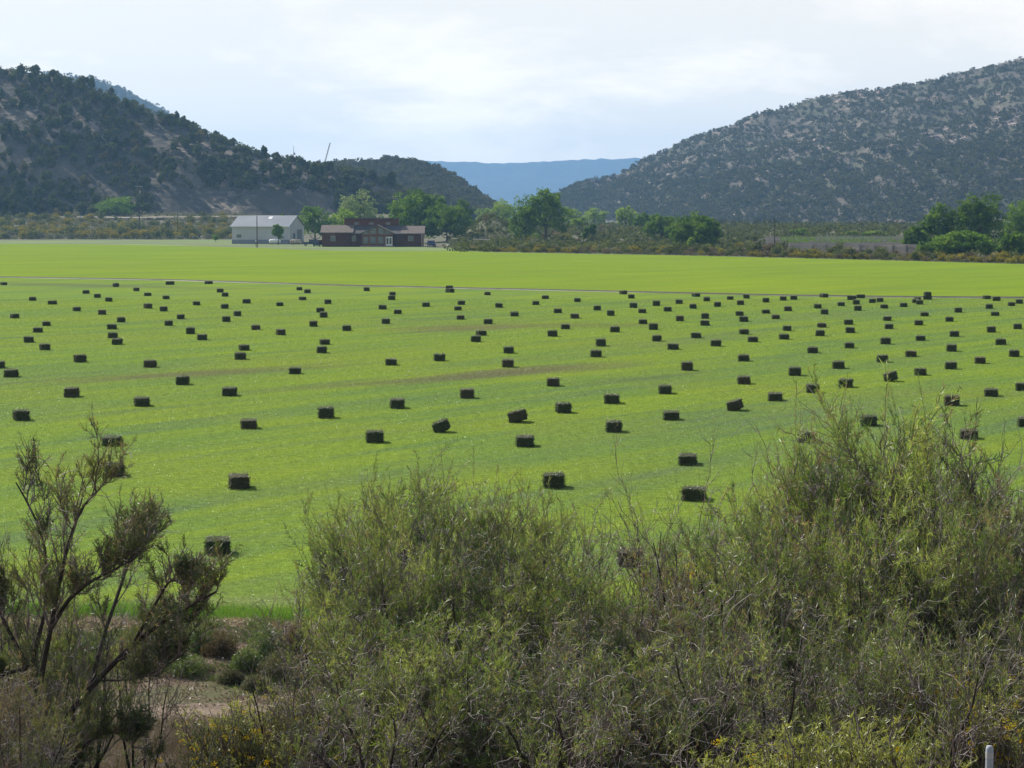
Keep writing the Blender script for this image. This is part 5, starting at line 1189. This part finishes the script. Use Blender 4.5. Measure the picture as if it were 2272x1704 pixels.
# ================================================================ GRASS AND GROUND COVER
def blades(name, C, hgt_, wid, seed, m, lean=.35, leaflike=0.0):
    r = np.random.default_rng(seed); n = len(C)
    ax = unit(np.stack([r.normal(size=n)*lean, r.normal(size=n)*lean, np.ones(n)], -1)); h = (np.broadcast_to(hgt_, (n,))*r.uniform(.5, 1.3, n))[:, None]
    sd_ = unit(np.cross(ax, rdir(n, r))); w = (np.broadcast_to(wid, (n,))*r.uniform(.7, 1.3, n))[:, None]
    V_ = np.stack([C-sd_*w*.5, C+sd_*w*.5, C+ax*h + rdir(n, r)*h*.12], 1).reshape(-1, 3)
    return tag(link(name, npmesh(name, V_, [np.arange(3*n).reshape(n, 3)]), mats=[m]), kind='stuff')
def field_leaf():
    m, nt, out = nmat('alfalfa_leaf'); c = field_colour(nt, 'hay')
    d = N(nt, 'ShaderNodeBsdfDiffuse'); t = N(nt, 'ShaderNodeBsdfTranslucent'); g = N(nt, 'ShaderNodeBsdfGlossy', Roughness=.36); g.inputs[0].default_value = (.8, .85, .8, 1)
    nt.links.new(mixc(nt, 1.0, c, (1.05, 1.05, 1.05), 'MULTIPLY'), d.inputs[0]); nt.links.new(mixc(nt, 1.0, c, (1.15, 1.1, .8), 'MULTIPLY'), t.inputs[0])
    a = nt.nodes.new('ShaderNodeMixShader'); a.inputs[0].default_value = .5; nt.links.new(d.outputs[0], a.inputs[1]); nt.links.new(t.outputs[0], a.inputs[2])
    b = nt.nodes.new('ShaderNodeMixShader'); b.inputs[0].default_value = .05; nt.links.new(a.outputs[0], b.inputs[1]); nt.links.new(g.outputs[0], b.inputs[2])
    nt.links.new(b.outputs[0], out.inputs[0]); return m
FLM = field_leaf()
def alfalfa(n=1600000, D0_=49.6, D1_=240.0):
    r = np.random.default_rng(3)
    D = D0_*np.exp(r.uniform(0, math.log(D1_/D0_), n)); X_ = r.uniform(-.31, .36, n)*D
    D = np.where(D < 50.3, D, D); ok = D > np.interp(X_, xw, near_y)-.1
    ok &= D < np.interp(X_, xw, ditch_y)-1.2
    D = D[ok]; X_ = X_[ok]; n = len(D); sz = .022*(D/50)**.6
    # clumpy height
    hh = .03+.07*fbm(X_*1.2, D*1.2, 4, 3)
    C = np.stack([X_, D, r.uniform(.005, 1, n)*hh], -1)
    V_, F_ = leaves(C, sz, r, 1.9, up=.2); V_[:, 2] = np.maximum(V_[:, 2], .002)
    return tag(link('alfalfa_stubble', npmesh('alfalfa_stubble', V_, [F_]), mats=[FLM]), kind='stuff')
alfalfa()
r_ = np.random.default_rng(8)
EG = leaf('edge_grass', [(.3, (.07, .16, .02)), (.5, (.12, .25, .025)), (.7, (.18, .32, .04))], .8, .5, 0, .06)
n = 80000; X_ = r_.uniform(-20, 24, n); Y_ = np.interp(X_, xw, near_y) + r_.normal(size=n)*.38 - .1 + .5*(fbm(X_*.8, X_*0, 2, 3)-.5); k = fbm(X_*1.1, Y_*1.1, 6, 3) > .24
blades('field_edge_grass', np.stack([X_, Y_, hgt(X_, Y_)], -1)[k], .16, .012, 41, EG, .3)
DGm = leaf('dry_grass_m', [(.3, (.10, .075, .06)), (.5, (.165, .13, .11)), (.7, (.26, .22, .20))], .7, .3, 0, .05)
n = 260000; X_ = r_.uniform(-16, 20, n); Y_ = 33.5+8.2*r_.uniform(size=n)**.8; k = fbm(X_*.7, Y_*.7, 16, 3) > .3
blades('dry_grass', np.stack([X_, Y_, hgt(X_, Y_)-.01], -1)[k], .26, .007, 42, DGm, .45)
GW = leaf('green_weeds_m', [(.3, (.07, .12, .035)), (.5, (.11, .165, .05)), (.7, (.17, .22, .08))], 1.0, .4, 0, .05)
n = 200000; X_ = r_.uniform(-18, 22, n); Y_ = r_.uniform(43.0, 49.2, n); dn = fbm(X_*.55, Y_*.9, 26, 4); th_ = np.where(Y_ < 44.3, .60, np.where(Y_ > 48.2, .60, .50)); k = dn > th_
blades('roadside_weeds', np.stack([X_, Y_, hgt(X_, Y_)-.01], -1)[k], .07+.6*np.clip(dn[k]-.48, 0, .3), .014, 43, GW, .5)
n = 9000; X_ = r_.uniform(-14, 14, n); Y_ = r_.uniform(38, 44, n); dn = fbm(X_*.9, Y_*1.5, 36, 3); k = dn > .60
blades('track_grass', np.stack([X_, Y_, hgt(X_, Y_)], -1)[k], .09, .012, 44, GW, .5)
STm = leaf('straw_m', [(.3, (.30, .22, .14)), (.7, (.46, .36, .25))], 1.0, .2, 0, .05)
n = 9000; X_ = r_.uniform(-14, 14, n); Y_ = r_.normal(size=n)*.35+48.75
V_, F_ = leaves(np.stack([X_, Y_, hgt(X_, Y_)+.03], -1), .22, r_, width=.012, axis=unit(np.stack([r_.normal(size=n), r_.normal(size=n), r_.normal(size=n)*.15], -1)))
tag(link('loose_straw', npmesh('loose_straw', V_, [F_]), mats=[STm]), kind='stuff')
n = 80000; X_ = r_.uniform(-18, 22, n); Y_ = r_.uniform(34, 49, n)
V_, F_ = leaves(np.stack([X_, Y_, hgt(X_, Y_)+.02], -1), .07, r_, width=.03); tag(link('ground_litter', npmesh('ground_litter', V_, [F_]), mats=[DGm]), kind='stuff')
# weedy mounds on the far side of the track
for i, (px_, D, w_, h_, m) in enumerate([(585, 46.2, .75, .75, GW), (540, 45.6, .6, .42, GW), (620, 45.2, .9, .5, sage_m), (480, 46.4, .7, .5, tan_m), (440, 46.8, .6, .45, GW), (655, 46.8, .6, .55, tan_m), (505, 44.7, .5, .3, sage_m), (400, 45.4, .9, .4, GW), (340, 46.6, .7, .5, GW), (280, 46, .8, .5, tan_m), (200, 46.4, .9, .5, GW), (560, 44.3, .5, .28, sage_m)]):
    X0 = Xat(px_, D); r = np.random.default_rng(800+i); n = 2600; C = rdir(n, r)*r.uniform(.3, 1, (n, 1))*[w_*.6, w_*.5, h_]; C[:, 2] = np.abs(C[:, 2])
    V_, F_ = leaves(C, .09, r, width=.016, up=.8); V_[:, 2] = np.maximum(V_[:, 2], -.1)
    o = link('weed_clump', npmesh('weed_clump', V_, [F_]), mats=[m]); o.location = (X0, D, float(hgt(X0, D)))
    kd = {GW.name: 'green', sage_m.name: 'grey-green', tan_m.name: 'dry brown'}[m.name]; tag(o, f'{kd} weed clump on the bank beyond the dirt track', 'weed', f'{kd} weed clumps beyond the dirt track')
